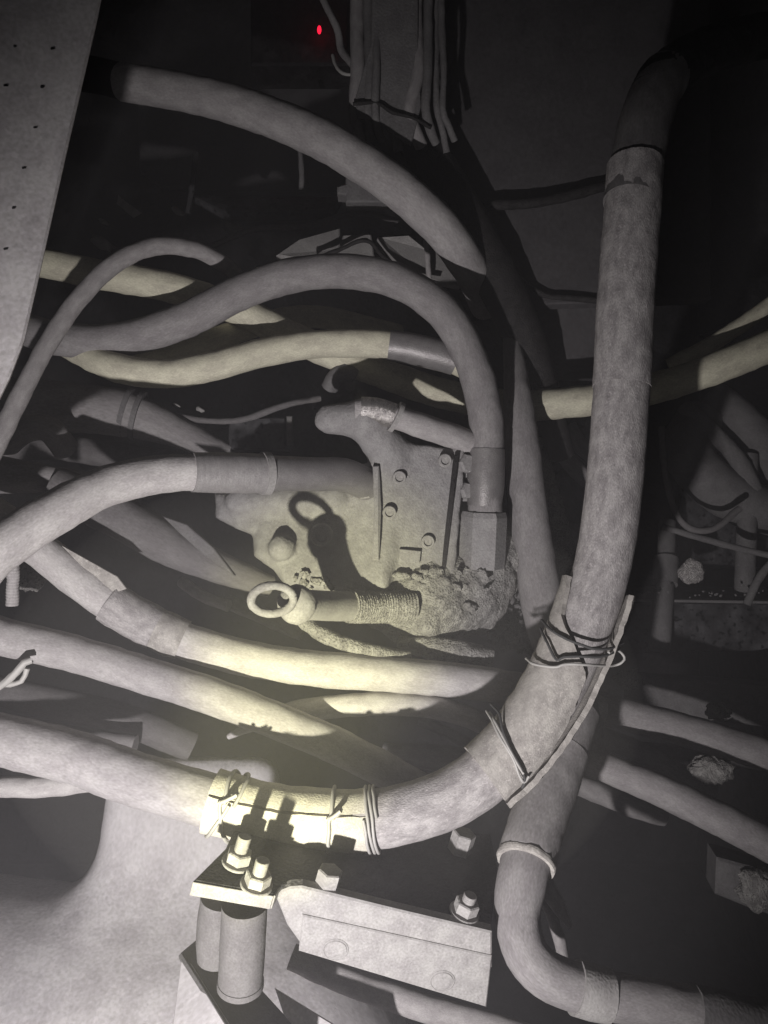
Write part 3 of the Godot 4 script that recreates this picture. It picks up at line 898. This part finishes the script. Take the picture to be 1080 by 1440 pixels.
func build_main_hose() -> void:
	var bend := [[1240, 20, 1.06], [1120, 42, 1.0], [1010, 66, 0.93], [940, 104, 0.86], [917, 140, 0.825]]
	var top := [[935, 108, 0.855], [918, 140, 0.825], [903, 190, 0.80], [887, 285, 0.775]]
	var p := [[893, 232, 0.785], [889, 300, 0.775], [880, 420, 0.765], [873, 560, 0.755], [863, 690, 0.745], [846, 800, 0.738], [814, 895, 0.73], [773, 980, 0.722], [715, 1060, 0.712], [640, 1118, 0.704], [560, 1146, 0.70], [500, 1154, 0.70]]
	var t := hose("main_hose", "big worn grey hose hanging from the upper right and bending left at the split sleeve", p, [0.0268, 0.0268, 0.0268, 0.0268, 0.0265, 0.0262, 0.026, 0.0258], "hose_gritty", {"seg": 40, "step": 0.006, "lump": 0.0007})
	part(t, "upper_bend", tube(PV(bend), 0.0266, {"seg": 32}), M.near_black)  # drawn almost black where the hose is lost in the dark
	part(t, "upper_stretch", tube(PV(top), 0.0268, {"seg": 40, "lump": 0.0009}), M.hose_fading)  # torch light dying away up the hose is put into this darker colour
	part(t, "worn_jacket", tube(cut(p, 0.0, place_on(p, 874, 545)), [0.0277, 0.0279, 0.0276, 0.0278, 0.0276], {"seg": 40, "lump": 0.0012, "freq": 80.0, "cap": true}), M.hose_gritty)
	# the cut hose laid round the bend as a sleeve: open at the top, nearly closed below
	var a := place_on(p, 842, 818)
	var b := place_on(p, 680, 1092)
	var s := thing("split_sleeve", "length of hose slit open and tied round the bend of the main hose", "hose sleeve", P(800, 980, 0.72))
	part(s, "sleeve_shell", shell(cut(p, a, b), [0.0335, 0.0325, 0.0315, 0.031, 0.0305], 0.0052, [58, 40, -38, -56, -63, -68], [300, 296, 290, 287, 286, 285], {"ragged": 0.08, "lump": 0.0014, "seg": 34, "flare": 0.006}), M.sleeve)
	var c := PV(p)
	wire_on("dark wire looped over the top of the split sleeve, upper of two", p, [[762, 872], [775, 886], [798, 899], [818, 907], [834, 912], [857, 912], [876, 904]], 0.0358, "wire_dark")
	wire_on("dark wire kinked round the left edge of the split sleeve, lower of two", p, [[760, 884], [769, 903], [776, 917], [783, 928], [793, 924], [818, 923], [840, 924], [859, 919], [872, 912]], 0.0362, "wire_dark")
	wire_on("pale wire pulled straight across the split sleeve just under the dark wires", p, [[740, 926], [749, 933], [762, 936], [782, 938], [796, 934], [829, 935], [862, 936], [875, 931], [878, 924], [868, 914], [856, 918]], 0.0366, "wire")
	wire_on("dark wire slanting over the lower end of the split sleeve", p, [[690, 990], [702, 1004], [707, 1027], [718, 1054], [732, 1079], [738, 1098], [734, 1108]], 0.0352, "wire_dark")
	wire_on("pale wire beside the dark one at the sleeve's lower end", p, [[684, 1000], [691, 1011], [704, 1038], [721, 1066], [730, 1090], [737, 1100], [744, 1092]], 0.0354, "wire")
	wire_on("third wire, pale and thin, crossing the sleeve's lower end", p, [[689, 1002], [697, 1016], [711, 1044], [725, 1070], [736, 1088]], 0.0354, "wire")
	var lw := thing("tie_wire", "thin dark wire tail lying across the lower hose below the sleeve", "tie wire", P(765, 1096, 0.70), "tie wires on the hoses")
	part(lw, "wire_tail", tube(PV([[734, 1092, 0.690], [748, 1090, 0.715], [764, 1094, 0.745], [782, 1104, 0.752], [798, 1118, 0.765]]), 0.0011, {"seg": 7, "lump": 0.0}), M.wire_dark)
	# the pale hose that carries on to the left
	var q := [[560, 1148, 0.70], [500, 1154, 0.70], [450, 1152, 0.70], [390, 1147, 0.70], [320, 1132, 0.70], [200, 1098, 0.705], [100, 1064, 0.715], [0, 1040, 0.72], [-90, 1020, 0.73]]
	hose("tied_hose", "pale hose running left from the wire wraps to the left edge, strongly lit", q, 0.0235, "hose", {"seg": 36})
	var cs := thing("cream_sleeve", "cream hose sleeve slit along its front and tied on above the nuts", "hose sleeve", P(410, 1150, 0.70))
	part(cs, "sleeve_shell", shell(cut(q, place_on(q, 524, 1152), place_on(q, 296, 1126)), [0.0272, 0.0268, 0.0270, 0.0272, 0.0285], 0.0036, 12, 366, {"ragged": 0.05, "lump": 0.0009, "seg": 40}), M.sleeve_cream)
	var d := PV(q)
	tie(d, place_on(q, 523, 1152), 0.0280, 3, 0.0036, 0.001, "three close turns of wire where the grey hose meets the cream sleeve", 0.0014, "wire")
	tie(d, place_on(q, 466, 1152), 0.0278, 1, 0.002, 0.001, "single pale band tied round the middle of the cream sleeve", 0.0018, "wire", P(482, 1108, 0.68) - P(466, 1120, 0.68))
	tie(d, place_on(q, 325, 1134), 0.0290, 1, 0.004, 0.009, "knotted pale wire crossing the left end of the cream sleeve", 0.0017, "wire", P(362, 1100, 0.68) - P(338, 1112, 0.68))
	tie(d, place_on(q, 318, 1132), 0.0290, 1, 0.004, -0.012, "pale wire slanting the other way over the cream sleeve's left end", 0.0017, "wire")
	# the lower hose that turns to the right edge
	var lo := [[806, 1000, 0.83], [784, 1070, 0.79], [758, 1150, 0.735], [737, 1225, 0.69], [728, 1300, 0.665], [757, 1362, 0.65], [830, 1394, 0.65], [930, 1412, 0.655], [1040, 1436, 0.66], [1160, 1470, 0.67]]
	var h := hose("lower_hose", "thick grey hose dropping from the sleeve and turning right along the bottom edge", lo, [0.0275, 0.0275, 0.026, 0.0235, 0.0195, 0.0188, 0.0188, 0.0188, 0.0185, 0.0185], "hose_dark", {"seg": 36})
	part(h, "outer_jacket", tube(cut(lo, place_on(lo, 788, 1050), place_on(lo, 738, 1215)), [0.0282, 0.028, 0.0272, 0.0266, 0.0262], {"seg": 36, "lump": 0.0008}), M.hose)
	part(h.get_node("outer_jacket"), "cuff", tube(cut(lo, place_on(lo, 740, 1208), place_on(lo, 735, 1226)), [0.0268, 0.0272, 0.0262], {"lump": 0.0016, "freq": 90.0}), M.sleeve)
	part(h, "ferrule", tube(cut(lo, place_on(lo, 802, 1385), place_on(lo, 858, 1400)), [0.0212, 0.0215, 0.0210], {"lump": 0.0005}), M.dusty_metal)
	part(h, "tape_wrap", tube(cut(lo, place_on(lo, 965, 1420), place_on(lo, 1070, 1444)), [0.0200, 0.0205, 0.0202, 0.0206], {"lump": 0.0018, "freq": 70.0}), M.dim_metal)
	hose("loose_strap", "flat loose tail of hose jacket hanging behind the lower hose's cuff", [[752, 1222, 0.71], [772, 1252, 0.71], [788, 1280, 0.71], [802, 1304, 0.71]], [0.007, 0.008, 0.007, 0.002], "hose", {"cat": "strap", "part": "strap_body", "flat": 0.3})
	hose("thin_tube", "thin tube behind the inside of the lower hose's bend", [[740, 1240, 0.74], [770, 1275, 0.735], [785, 1315, 0.735], [793, 1356, 0.735], [800, 1410, 0.74]], 0.0055, "hose_dark", {"cat": "tube"})

func build_left_background() -> void:
	var pn := [[140, 0, 0.61], [30, 480, 0.585], [-100, 200, 0.56]]
	var t := thing("side_panel", "flat dusty steel panel with small dark pits at the upper left edge", "steel panel", P(20, 400, 0.58))
	part(t, "panel_plate", plate(on_plane(pn, [[160, -90], [138, 20], [92, 220], [52, 400], [34, 478], [14, 530], [-14, 586], [-160, 600], [-320, 300], [-320, -90]]), 0.014, 0.002), M.panel_paint)
	for q in [[20, 65], [72, 68], [58, 122], [48, 179], [32, 236], [18, 292], [6, 350], [6, 120]]:
		var at := on_plane(pn, [q])[0]
		var n := (at - cam_xf.origin).normalized()
		part(t, "pit_mark", lump(at - n * 0.0001, Basis(cam_xf.basis.x, cam_xf.basis.y, cam_xf.basis.z), Vector3(rng.randf_range(0.0018, 0.0036), rng.randf_range(0.0006, 0.0012), 0.00018), 0.5, 200.0, 10), M.dark_metal)
	var b := hose("coupled_hose", "fat dim hose with two coupling ridges at the left behind the thin tube", [[-60, 560, 1.07], [50, 568, 1.07], [130, 576, 1.07], [180, 583, 1.07], [240, 604, 1.08], [320, 640, 1.10]], [0.034, 0.034, 0.034, 0.033, 0.022, 0.016], "hose_dark", {"lump": 0.002})
	for x in [174, 190]:
		part(b.get_node("hose_body"), "coupling_ridge", tube(PV([[x, 579 + (x - 174) * 0.3, 1.071], [x + 7, 581 + (x - 174) * 0.3, 1.072]]), 0.0348, {"lump": 0.001}), M.dim_metal)
	hose("elbow_pipe", "small dim elbow curling below the fat coupled hose", [[10, 625, 1.03], [35, 604, 0.99], [68, 603, 0.985], [92, 630, 1.02]], 0.017, "hose_dark", {"cat": "pipe", "part": "pipe_body"})
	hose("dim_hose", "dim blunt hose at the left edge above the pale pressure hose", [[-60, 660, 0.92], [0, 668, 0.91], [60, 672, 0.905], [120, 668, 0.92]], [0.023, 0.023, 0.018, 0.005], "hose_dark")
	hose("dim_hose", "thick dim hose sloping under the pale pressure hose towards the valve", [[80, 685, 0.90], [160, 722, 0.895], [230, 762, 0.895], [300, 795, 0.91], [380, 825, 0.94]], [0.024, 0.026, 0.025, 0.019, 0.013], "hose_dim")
	var fin := thing("steel_fin", "narrow dim steel fin slanting above the thick dim hose", "steel fin", P(290, 770, 1.06))
	part(fin, "fin_blade", plate(PV([[228, 726, 0.868], [262, 738, 0.865], [300, 771, 0.865], [330, 810, 0.87], [290, 784, 0.868], [250, 748, 0.868]]), 0.006, 0.001), M.dim_metal)
	hose("short_rod", "short pale rod lying between the thick dim hose and the eye bolt", [[255, 818, 0.98], [285, 838, 0.96], [322, 852, 0.95]], 0.0072, "hose_pale", {"cat": "rod", "part": "rod_body"})
	hose("short_rod", "longer dim rod running behind the eye bolt's ring", [[320, 846, 0.98], [370, 868, 0.96], [425, 892, 0.95]], 0.009, "hose_dark", {"cat": "rod", "part": "rod_body"})
	hose("dim_hose", "dim hose crossing level behind the pressure hose just under the fat coupled hose", [[-40, 640, 1.22], [60, 628, 1.2], [160, 640, 1.18], [260, 660, 1.18], [340, 690, 1.2]], 0.021, "hose_dim")
	hose("dim_hose", "dim hose low behind the straight hose at the left edge", [[-60, 960, 1.0], [60, 985, 1.0], [170, 1010, 1.0], [270, 1050, 1.02]], 0.02, "hose_dim")
	hose("thin_cable", "thin dim cable sagging in front of the dark block left of the valve arm", [[180, 560, 1.1], [250, 585, 1.09], [330, 592, 1.08], [400, 570, 1.08], [450, 560, 1.1]], 0.0045, "hose_dim", {"cat": "cable", "part": "cable_body", "seg": 12})
	hose("thin_cable", "thin dim cable curving above the top of the arch hose", [[300, 345, 1.18], [360, 322, 1.16], [430, 318, 1.15], [500, 300, 1.15], [560, 310, 1.16]], 0.004, "hose_dim", {"cat": "cable", "part": "cable_body", "seg": 12})
	var w := thing("wedge_plate", "dim pointed steel plate behind the pressure hose's crimped sleeve", "steel plate", P(290, 625, 1.15))
	part(w, "plate_body", plate(PV([[195, 642, 1.16], [255, 618, 1.15], [345, 592, 1.14], [352, 640, 1.13]]), 0.02, 0.002), M.dim_metal)
	var bl := thing("junction_block", "small dark block with a lug behind the valve's left arm", "block", P(370, 610, 1.12))
	part(bl, "block_body", box(P(366, 612, 1.12), cam_xf.basis, Vector3(0.040, 0.022, 0.03)), M.dark_metal)
	part(bl, "lug", box(P(408, 606, 1.1), cam_xf.basis, Vector3(0.004, 0.020, 0.01), 0.001), M.dim_metal)
	hose("hanging_bolt", "short upright bolt hanging under the pressure hose at the left edge", [[18, 770, 0.78], [18, 810, 0.78], [17, 852, 0.78]], 0.0055, "hose", {"cat": "bolt", "part": "bolt_shank", "thread": 0.0008, "step": 0.001, "pitch": 0.003})
	var l := thing("dirt_lump", "dim crumbly lump of dirt beside the hanging bolt", "dirt lump", P(46, 808, 0.92))
	part(l, "lump_body", lump(P(46, 808, 0.92), cam_xf.basis, Vector3(0.016, 0.022, 0.015), 0.5, 60.0, 20), M.encrusted)
	hose("twisted_wire", "pale twisted wire end at the left edge below the straight hose", [[-20, 978, 0.75], [4, 962, 0.745], [22, 946, 0.742], [34, 932, 0.742], [44, 928, 0.745]], 0.0035, "wire", {"cat": "wire", "part": "wire_strand", "lump": 0.001, "freq": 300.0})
	hose("twisted_wire", "pale wire strand curling under the twisted wire at the left edge", [[-20, 952, 0.755], [6, 962, 0.75], [30, 958, 0.748], [38, 940, 0.748]], 0.0026, "wire", {"cat": "wire", "part": "wire_strand"})
	var sc := thing("scrap_tag", "small pale torn tag hanging in the dark above the thin tube", "tag", P(180, 290, 1.25))
	part(sc, "tag_body", plate(PV([[166, 273, 1.25], [171, 279, 1.25], [199, 299, 1.24], [187, 306, 1.24], [164, 286, 1.25]]), 0.002, 0.0005), M.hose_pale)
	for q in [[145, 312, 1.3, 0.006, "tiny pale chip of rock above the thin tube's bend"], [143, 342, 1.26, 0.013, "dim wedge of rock just above the thin tube"], [330, 323, 1.3, 0.013, "dim sliver of rock right of the thin tube's hook"], [250, 297, 1.3, 0.008, "dim pebble under the upper grey panel's edge"], [282, 576, 1.1, 0.005, "tiny pebble left of the dark junction block"], [248, 570, 1.1, 0.004, "tiny pebble beside the cream hose's lowest point"]]:
		var g := thing("rock_chip", q[4], "rock", P(q[0], q[1], q[2]), "loose chips of rock in the dark")
		part(g, "chip_body", lump(P(q[0], q[1], q[2]), cam_xf.basis.rotated(cam_xf.basis.z, -0.5), Vector3(q[3] * 1.5, q[3] * 0.7, q[3]), 0.6, 70.0, 12), M.dusty_metal)

func build_upper_background() -> void:
	var a := thing("back_panel", "broad dim grey panel behind the upper hose", "steel panel", P(330, 220, 1.7))
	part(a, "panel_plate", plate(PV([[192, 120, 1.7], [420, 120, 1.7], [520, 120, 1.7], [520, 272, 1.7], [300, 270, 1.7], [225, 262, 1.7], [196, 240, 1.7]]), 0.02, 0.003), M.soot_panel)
	part(a, "lower_lip", plate(PV([[270, 276, 1.2], [480, 276, 1.2], [470, 296, 1.16], [320, 300, 1.16]]), 0.015, 0.002), M.dark_metal)
	hose("thin_rod", "thin dark rod standing in front of the broad dim panel", [[275, 215, 1.18], [272, 250, 1.17], [264, 300, 1.16]], 0.004, "dark_metal", {"cat": "rod", "part": "rod_body"})
	hose("thin_rod", "thin dim rod hanging below the upper hose left of the bracket block", [[420, 185, 1.15], [424, 240, 1.15], [424, 268, 1.15]], 0.004, "dim_metal", {"cat": "rod", "part": "rod_body"})
	var r := thing("rear_plate", "large dim flat plate behind the big main hose at the upper right", "steel plate", P(740, 250, 1.12))
	part(r, "plate_body", plate(on_plane([[610, 60, 1.14], [930, 40, 1.14], [930, 420, 1.07]], [[600, -150], [1000, -150], [1000, 420], [700, 430], [600, 330]]), 0.02, 0.002), M.dark_panel)
	var r2 := thing("rear_plate", "dim flat plate at the right edge above the yellow hoses", "steel plate", P(1040, 380, 1.55))
	part(r2, "plate_body", plate(PV([[965, 190, 1.6], [1250, 150, 1.5], [1250, 400, 1.5], [1080, 430, 1.54], [985, 470, 1.56]]), 0.02, 0.002), M.near_black)
	hose("dark_cable", "dark red cable running from the cable bundle to the big main hose", [[610, 300, 1.07], [680, 290, 1.07], [760, 284, 1.07], [850, 262, 1.08], [930, 240, 1.09]], 0.007, "black_rubber", {"cat": "cable", "part": "cable_body"})
	hose("dark_cable", "black cable crossing the dim box right of the arch hose", [[735, 395, 1.06], [765, 415, 1.06], [800, 419, 1.06], [860, 424, 1.06]], 0.004, "black_rubber", {"cat": "cable", "part": "cable_body"})
	var gb := thing("grey_box", "dim grey box half hidden behind the big main hose below the black cable", "box", P(800, 500, 1.12))
	part(gb, "box_body", plate(PV([[742, 428, 1.12], [880, 418, 1.12], [880, 524, 1.12], [800, 522, 1.12], [775, 505, 1.12], [755, 470, 1.12]]), 0.08, 0.006), M.dark_panel)
	# bundle of cables hanging from above
	var xs := [[503, 500, 0.011], [519, 515, 0.008], [531, 526, 0.006], [560, 548, 0.0085], [586, 578, 0.010], [603, 598, 0.007], [614, 612, 0.0055], [622, 622, 0.005]]
	var names := ["thick grey cable at the left of the hanging bundle", "second cable from the left in the hanging bundle", "thin cable third from the left in the hanging bundle", "cable in front of the bundle's flat strip", "broad cable right of the bundle's flat strip", "cable third from the right in the hanging bundle", "thin pale cable second from the right in the hanging bundle", "thin pale cable at the right of the hanging bundle"]
	for k in xs.size():
		var q = xs[k]
		var z := 1.015 - 0.008 * (k % 3)
		hose("hanging_cable", names[k], [[q[0], -80, z], [q[0] - 1, 30, z], [q[0] + 2 * sin(k * 2.0), 100, z - 0.01], [q[1] + 3 * sin(k * 1.3), 155, z - 0.01], [q[1] + 4 + k, 190 - 3 * absf(k - 4), z], [q[1] + 10 + k, 206 + 9 * sin(k * 2.4), z + 0.01]], q[2] * 0.87, "dim_metal" if k % 4 else "hose_dark", {"cat": "cable", "part": "cable_body", "group": "cables in the hanging bundle", "seg": 14})
	var st := thing("flat_strip", "flat grey strip of conveyor belt hanging among the cables", "belt strip", P(555, 100, 1.17))
	part(st, "strip_body", plate(PV([[524, -60, 0.992], [588, -60, 0.992], [588, 60, 0.992], [592, 150, 0.992], [578, 204, 0.992], [556, 190, 0.992], [530, 168, 0.992], [502, 166, 0.992], [499, 140, 0.992], [522, 60, 0.992]]), 0.005, 0.001), M.dim_metal)
	hose("lashing", "thin dark lashing tied across the hanging belt strip", [[496, 146, 0.985], [530, 145, 0.985], [552, 158, 0.985], [580, 165, 0.985], [606, 180, 0.985]], 0.0022, "black_rubber", {"cat": "lashing", "part": "cord", "seg": 8})
	hose("wire_loop", "thin pale wire bowed out left of the cable bundle", [[468, 78, 1.06], [472, 92, 1.05], [482, 103, 1.04], [502, 106, 1.03]], 0.0022, "wire", {"cat": "wire", "part": "wire_strand", "seg": 8})
	hose("slack_cable", "slack dim cable drooping past the red lamp", [[440, -30, 1.06], [460, 12, 1.05], [474, 40, 1.05], [480, 70, 1.05], [500, 95, 1.03]], 0.005, "hose_dark", {"cat": "cable", "part": "cable_body", "seg": 10})
	# control box with its red lamp
	var cb := thing("control_box", "dark control box with one red lamp at the top", "control box", P(430, 60, 1.35))
	part(cb, "box_body", box(P(425, 50, 1.37), cam_xf.basis, Vector3(0.085, 0.075, 0.04), 0.004), M.near_black)
	var lamp := StandardMaterial3D.new()
	lamp.albedo_color = Color(0.6, 0.05, 0.1)
	lamp.emission_enabled = true
	lamp.emission = Color(1.0, 0.12, 0.25)
	lamp.emission_energy_multiplier = 1.6
	part(cb, "indicator_lamp", lump(P(449, 42, 1.318), cam_xf.basis, Vector3(0.0036, 0.0075, 0.003), 0.0, 1.0, 12), lamp)
	var ol := OmniLight3D.new()
	ol.name = "indicator_glow"
	ol.position = P(449, 42, 1.31)
	ol.light_color = Color(1.0, 0.12, 0.25)
	ol.light_energy = 0.0004
	ol.light_size = 0.01
	ol.omni_range = 6.0
	ol.omni_attenuation = 2.0
	ol.shadow_enabled = true
	add_child(ol)
	# block and plates above the arch
	var bb := thing("bracket_block", "grey bracket block with a notched corner under the upper hose", "bracket", P(515, 262, 1.04))
	part(bb, "block_body", plate(PV([[474, 262, 1.04], [486, 258, 1.04], [486, 225, 1.04], [570, 230, 1.04], [572, 284, 1.04], [486, 284, 1.04], [486, 274, 1.04], [474, 272, 1.04]]), 0.03, 0.002), M.dim_metal)
	var u := 0
	for q in [["dim rounded plate left above the top of the arch hose", [[388, 358, 1.12], [420, 336, 1.13], [478, 320, 1.14], [478, 352, 1.12], [430, 366, 1.11]]], ["dim square plate above the top of the arch hose", [[482, 330, 1.12], [522, 328, 1.12], [528, 372, 1.1], [472, 370, 1.1]]], ["dim curved plate right above the arch hose with a bolt through it", [[532, 332, 1.12], [575, 330, 1.12], [600, 350, 1.12], [625, 352, 1.13], [648, 402, 1.12], [600, 392, 1.1], [560, 368, 1.1]]]]:
		var tt := thing("cover_plate", q[0], "steel plate", P(q[1][0][0], q[1][0][1], q[1][0][2]), "dim plates above the arch hose")
		part(tt, "plate_body", plate(PV(q[1]), 0.012, 0.002), M.dusty_metal)
		u += 1
	hose("thin_bolt", "thin upright bolt in front of the curved plate above the arch hose", [[600, 338, 1.09], [601, 362, 1.085], [603, 392, 1.08]], 0.004, "hose", {"cat": "bolt", "part": "bolt_shank", "seg": 10})
	hose("lashing", "thin black lashing draped over the plates above the arch hose", [[440, 366, 1.085], [475, 352, 1.09], [515, 338, 1.09], [540, 362, 1.085], [575, 384, 1.08], [615, 398, 1.08]], 0.003, "black_rubber", {"cat": "lashing", "part": "cord", "seg": 8})
	# small stuff behind the valve
	hose("pipe_elbow", "small dark elbow fitting in front of the yellow hose above the valve arm", [[464, 545, 1.0], [472, 530, 0.99], [486, 522, 0.985], [498, 526, 0.99]], 0.011, "dim_metal", {"cat": "pipe", "part": "elbow_body"})

func build_right_background() -> void:
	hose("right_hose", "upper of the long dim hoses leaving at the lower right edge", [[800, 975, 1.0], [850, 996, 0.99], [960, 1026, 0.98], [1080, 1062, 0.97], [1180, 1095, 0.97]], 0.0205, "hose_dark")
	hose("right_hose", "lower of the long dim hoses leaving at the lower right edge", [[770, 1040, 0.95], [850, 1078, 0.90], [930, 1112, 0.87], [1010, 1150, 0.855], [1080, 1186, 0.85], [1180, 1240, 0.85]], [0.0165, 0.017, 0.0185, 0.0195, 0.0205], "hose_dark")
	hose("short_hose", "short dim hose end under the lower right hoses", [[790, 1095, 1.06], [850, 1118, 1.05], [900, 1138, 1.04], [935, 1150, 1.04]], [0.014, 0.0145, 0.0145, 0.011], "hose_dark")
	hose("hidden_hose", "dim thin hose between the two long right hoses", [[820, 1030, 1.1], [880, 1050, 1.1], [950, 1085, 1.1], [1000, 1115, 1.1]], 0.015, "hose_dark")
	# curled hoses behind the main hose
	hose("curled_hose", "dim hose curling under the yellow hose left of the big main hose", [[775, 605, 1.2], [790, 635, 1.18], [815, 665, 1.17], [850, 690, 1.17]], 0.013, "hose_dark")
	hose("curled_hose", "second dim hose curling close behind the big main hose", [[800, 600, 1.25], [815, 625, 1.24], [840, 645, 1.23], [870, 655, 1.23]], 0.013, "hose_dark")
	var g := thing("grit_column", "gritty encrusted post right of the smooth slanting hose", "post", P(790, 800, 1.1))
	part(g, "post_body", tube(PV([[752, 620, 1.12], [768, 700, 1.1], [785, 770, 1.1], [800, 850, 1.1]]), [0.014, 0.02, 0.023, 0.022], {"lump": 0.004, "freq": 70.0}), M.encrusted)
	var g2 := thing("grit_heap", "heap of coarse grit behind the foot of the smooth slanting hose", "grit heap", P(730, 870, 1.1))
	part(g2, "heap_body", lump(P(735, 870, 1.1), cam_xf.basis, Vector3(0.05, 0.045, 0.03), 0.5, 45.0, 40), M.encrusted)
	hose("mud_roll", "gritty mud roll lying in shade above the bright sagging hose", [[560, 905, 0.90], [610, 912, 0.89], [650, 918, 0.89], [690, 925, 0.90]], [0.008, 0.013, 0.015, 0.010], "encrusted", {"cat": "mud", "part": "roll_body", "lump": 0.004, "freq": 80.0})
	# right hand machinery
	var v := [["fat dim hose bending behind the yellow hose at the right edge", [[985, 590, 1.35], [965, 625, 1.32], [985, 665, 1.3], [1040, 705, 1.3], [1120, 730, 1.32]], 0.040], ["dim ribbed hose slanting below the yellow hose at the right edge", [[960, 570, 1.32], [1000, 605, 1.3], [1040, 650, 1.28], [1060, 690, 1.28]], 0.014], ["thick dim hose leaving the frame under the yellow hose at the right", [[1000, 560, 1.36], [1040, 590, 1.33], [1075, 630, 1.32], [1110, 680, 1.32]], 0.032]]
	for q in v:
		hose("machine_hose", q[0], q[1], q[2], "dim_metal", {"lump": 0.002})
	hose("machine_pipe", "dim pipe standing upright at the right edge beside the machine block", [[1052, 640, 1.3], [1050, 740, 1.28], [1046, 850, 1.26]], 0.016, "dim_metal", {"cat": "pipe", "part": "pipe_body"})
	hose("thin_cable", "thin dim cable hanging in a loop right of the big main hose", [[930, 600, 1.2], [938, 680, 1.19], [960, 735, 1.18], [1000, 745, 1.18], [1040, 715, 1.2]], 0.005, "hose_dim", {"cat": "cable", "part": "cable_body", "seg": 12})
	hose("machine_pipe", "dim pipe lying level under the beam at the right edge", [[900, 1055, 1.16], [1000, 1062, 1.14], [1110, 1078, 1.13]], 0.012, "dim_metal", {"cat": "pipe", "part": "pipe_body"})
	var l := thing("ledge", "dim steel ledge carrying the white stone at the right", "ledge", P(980, 840, 1.25))
	part(l, "ledge_top", plate(PV([[870, 824, 1.32], [1120, 826, 1.28], [1120, 846, 1.2], [860, 842, 1.24]]), 0.01, 0.001), M.dim_metal)
	part(l, "ledge_front", plate(PV([[862, 846, 1.238], [1120, 850, 1.198], [1120, 905, 1.2], [1065, 915, 1.21], [862, 920, 1.24]]), 0.02, 0.002), M.dark_metal)
	var s := thing("white_stone", "rough white stone sitting on the dim ledge at the right", "stone", P(971, 820, 1.24))
	part(s, "stone_body", lump(P(972, 804, 1.24), cam_xf.basis.rotated(cam_xf.basis.z, 0.3), Vector3(0.022, 0.019, 0.018), 0.35, 40.0, 24), M.stone)
	var po := thing("machine_post", "dim upright post with a collar left of the white stone", "post", P(932, 910, 1.25))
	part(po, "post_body", tube(PV([[938, 735, 1.3], [936, 800, 1.26], [932, 860, 1.22], [928, 915, 1.2]]), [0.014, 0.014, 0.0155, 0.0155], {"lump": 0.001}), M.dim_metal)
	part(po, "collar", tube(PV([[937, 786, 1.27], [935, 822, 1.25]]), 0.02, {"lump": 0.001}), M.dim_metal)
	hose("steel_rod", "thin dim rod sloping right above the white stone", [[930, 740, 1.22], [990, 758, 1.21], [1060, 776, 1.2], [1130, 790, 1.2]], 0.005, "dim_metal", {"cat": "rod", "part": "rod_body"})
	hose("steel_rod", "bent dim rod at the right edge beyond the white stone", [[1050, 850, 1.2], [1068, 812, 1.2], [1095, 780, 1.2]], 0.006, "dim_metal", {"cat": "rod", "part": "rod_body"})
	var bl := thing("machine_block", "big dim machine block above the steel rod at the right edge", "machine block", P(1010, 730, 1.38))
	part(bl, "block_body", plate(PV([[955, 680, 1.42], [1130, 700, 1.38], [1130, 800, 1.36], [950, 790, 1.4]]), 0.08, 0.004), M.dark_metal)
	var lb := thing("beam", "dim horizontal beam under the ledge at the right", "beam", P(980, 960, 1.3))
	part(lb, "beam_face", plate(PV([[880, 950, 1.22], [1140, 968, 1.16], [1140, 1030, 1.16], [880, 1000, 1.22]]), 0.04, 0.003), M.dim_metal)
	var crumbs := []
	for k in 150:
		var spot := 0 if k % 3 else 2
		var c: Vector3 = P(rng.randfn(725, 26), rng.randfn(872, 20), rng.randf_range(0.99, 1.06)) if spot == 0 else P(rng.randfn(965, 60), rng.randfn(985, 16), rng.randf_range(1.10, 1.17)) if spot == 1 else P(rng.randf_range(880, 1075), rng.randfn(836, 4), rng.randf_range(1.19, 1.28))
		var sz := rng.randf_range(0.0012, 0.005) if spot == 0 else rng.randf_range(0.001, 0.0025)
		crumbs.append_array(lump(c, cam_xf.basis.rotated(cam_xf.basis.z, rng.randf() * TAU), Vector3(sz * 1.3, sz, sz), 0.5, 150.0, 6))
	var cr := part(self, "dirt_crumbs", crumbs, M.dim_metal)
	cr.set_meta("kind", "stuff")
	cr.set_meta("label", "loose crumbs of dirt caked on the dim ledges and below the valve")
	cr.set_meta("category", "dirt")
	for q in [[885, 955, 1.12, 0.016, "gritty dirt patch right of the wire wound sleeve"], [1000, 1082, 1.05, 0.022, "gritty dirt clod between the two long right hoses"], [1010, 1000, 1.12, 0.014, "gritty dirt on the dim beam at the right"]]:
		var d := thing("dirt_clod", q[4], "dirt clod", P(q[0], q[1], q[2]), "clods of dirt at the right")
		part(d, "clod_body", lump(P(q[0], q[1], q[2]), cam_xf.basis, Vector3(q[3] * 1.3, q[3] * 0.8, q[3]), 0.5, 90.0, 26), M.encrusted)
	var cb := thing("corner_block", "dim block with a gritty right end low at the right edge", "block", P(1050, 1240, 0.98))
	part(cb, "block_body", plate(PV([[1008, 1206, 0.98], [1060, 1220, 0.97], [1150, 1250, 0.96], [1150, 1310, 0.96], [1050, 1276, 0.97], [1006, 1258, 0.98]]), 0.05, 0.003), M.dim_metal)
	part(cb, "grit_crust", lump(P(1068, 1250, 0.965), cam_xf.basis, Vector3(0.026, 0.026, 0.014), 0.4, 90.0, 26), M.encrusted)
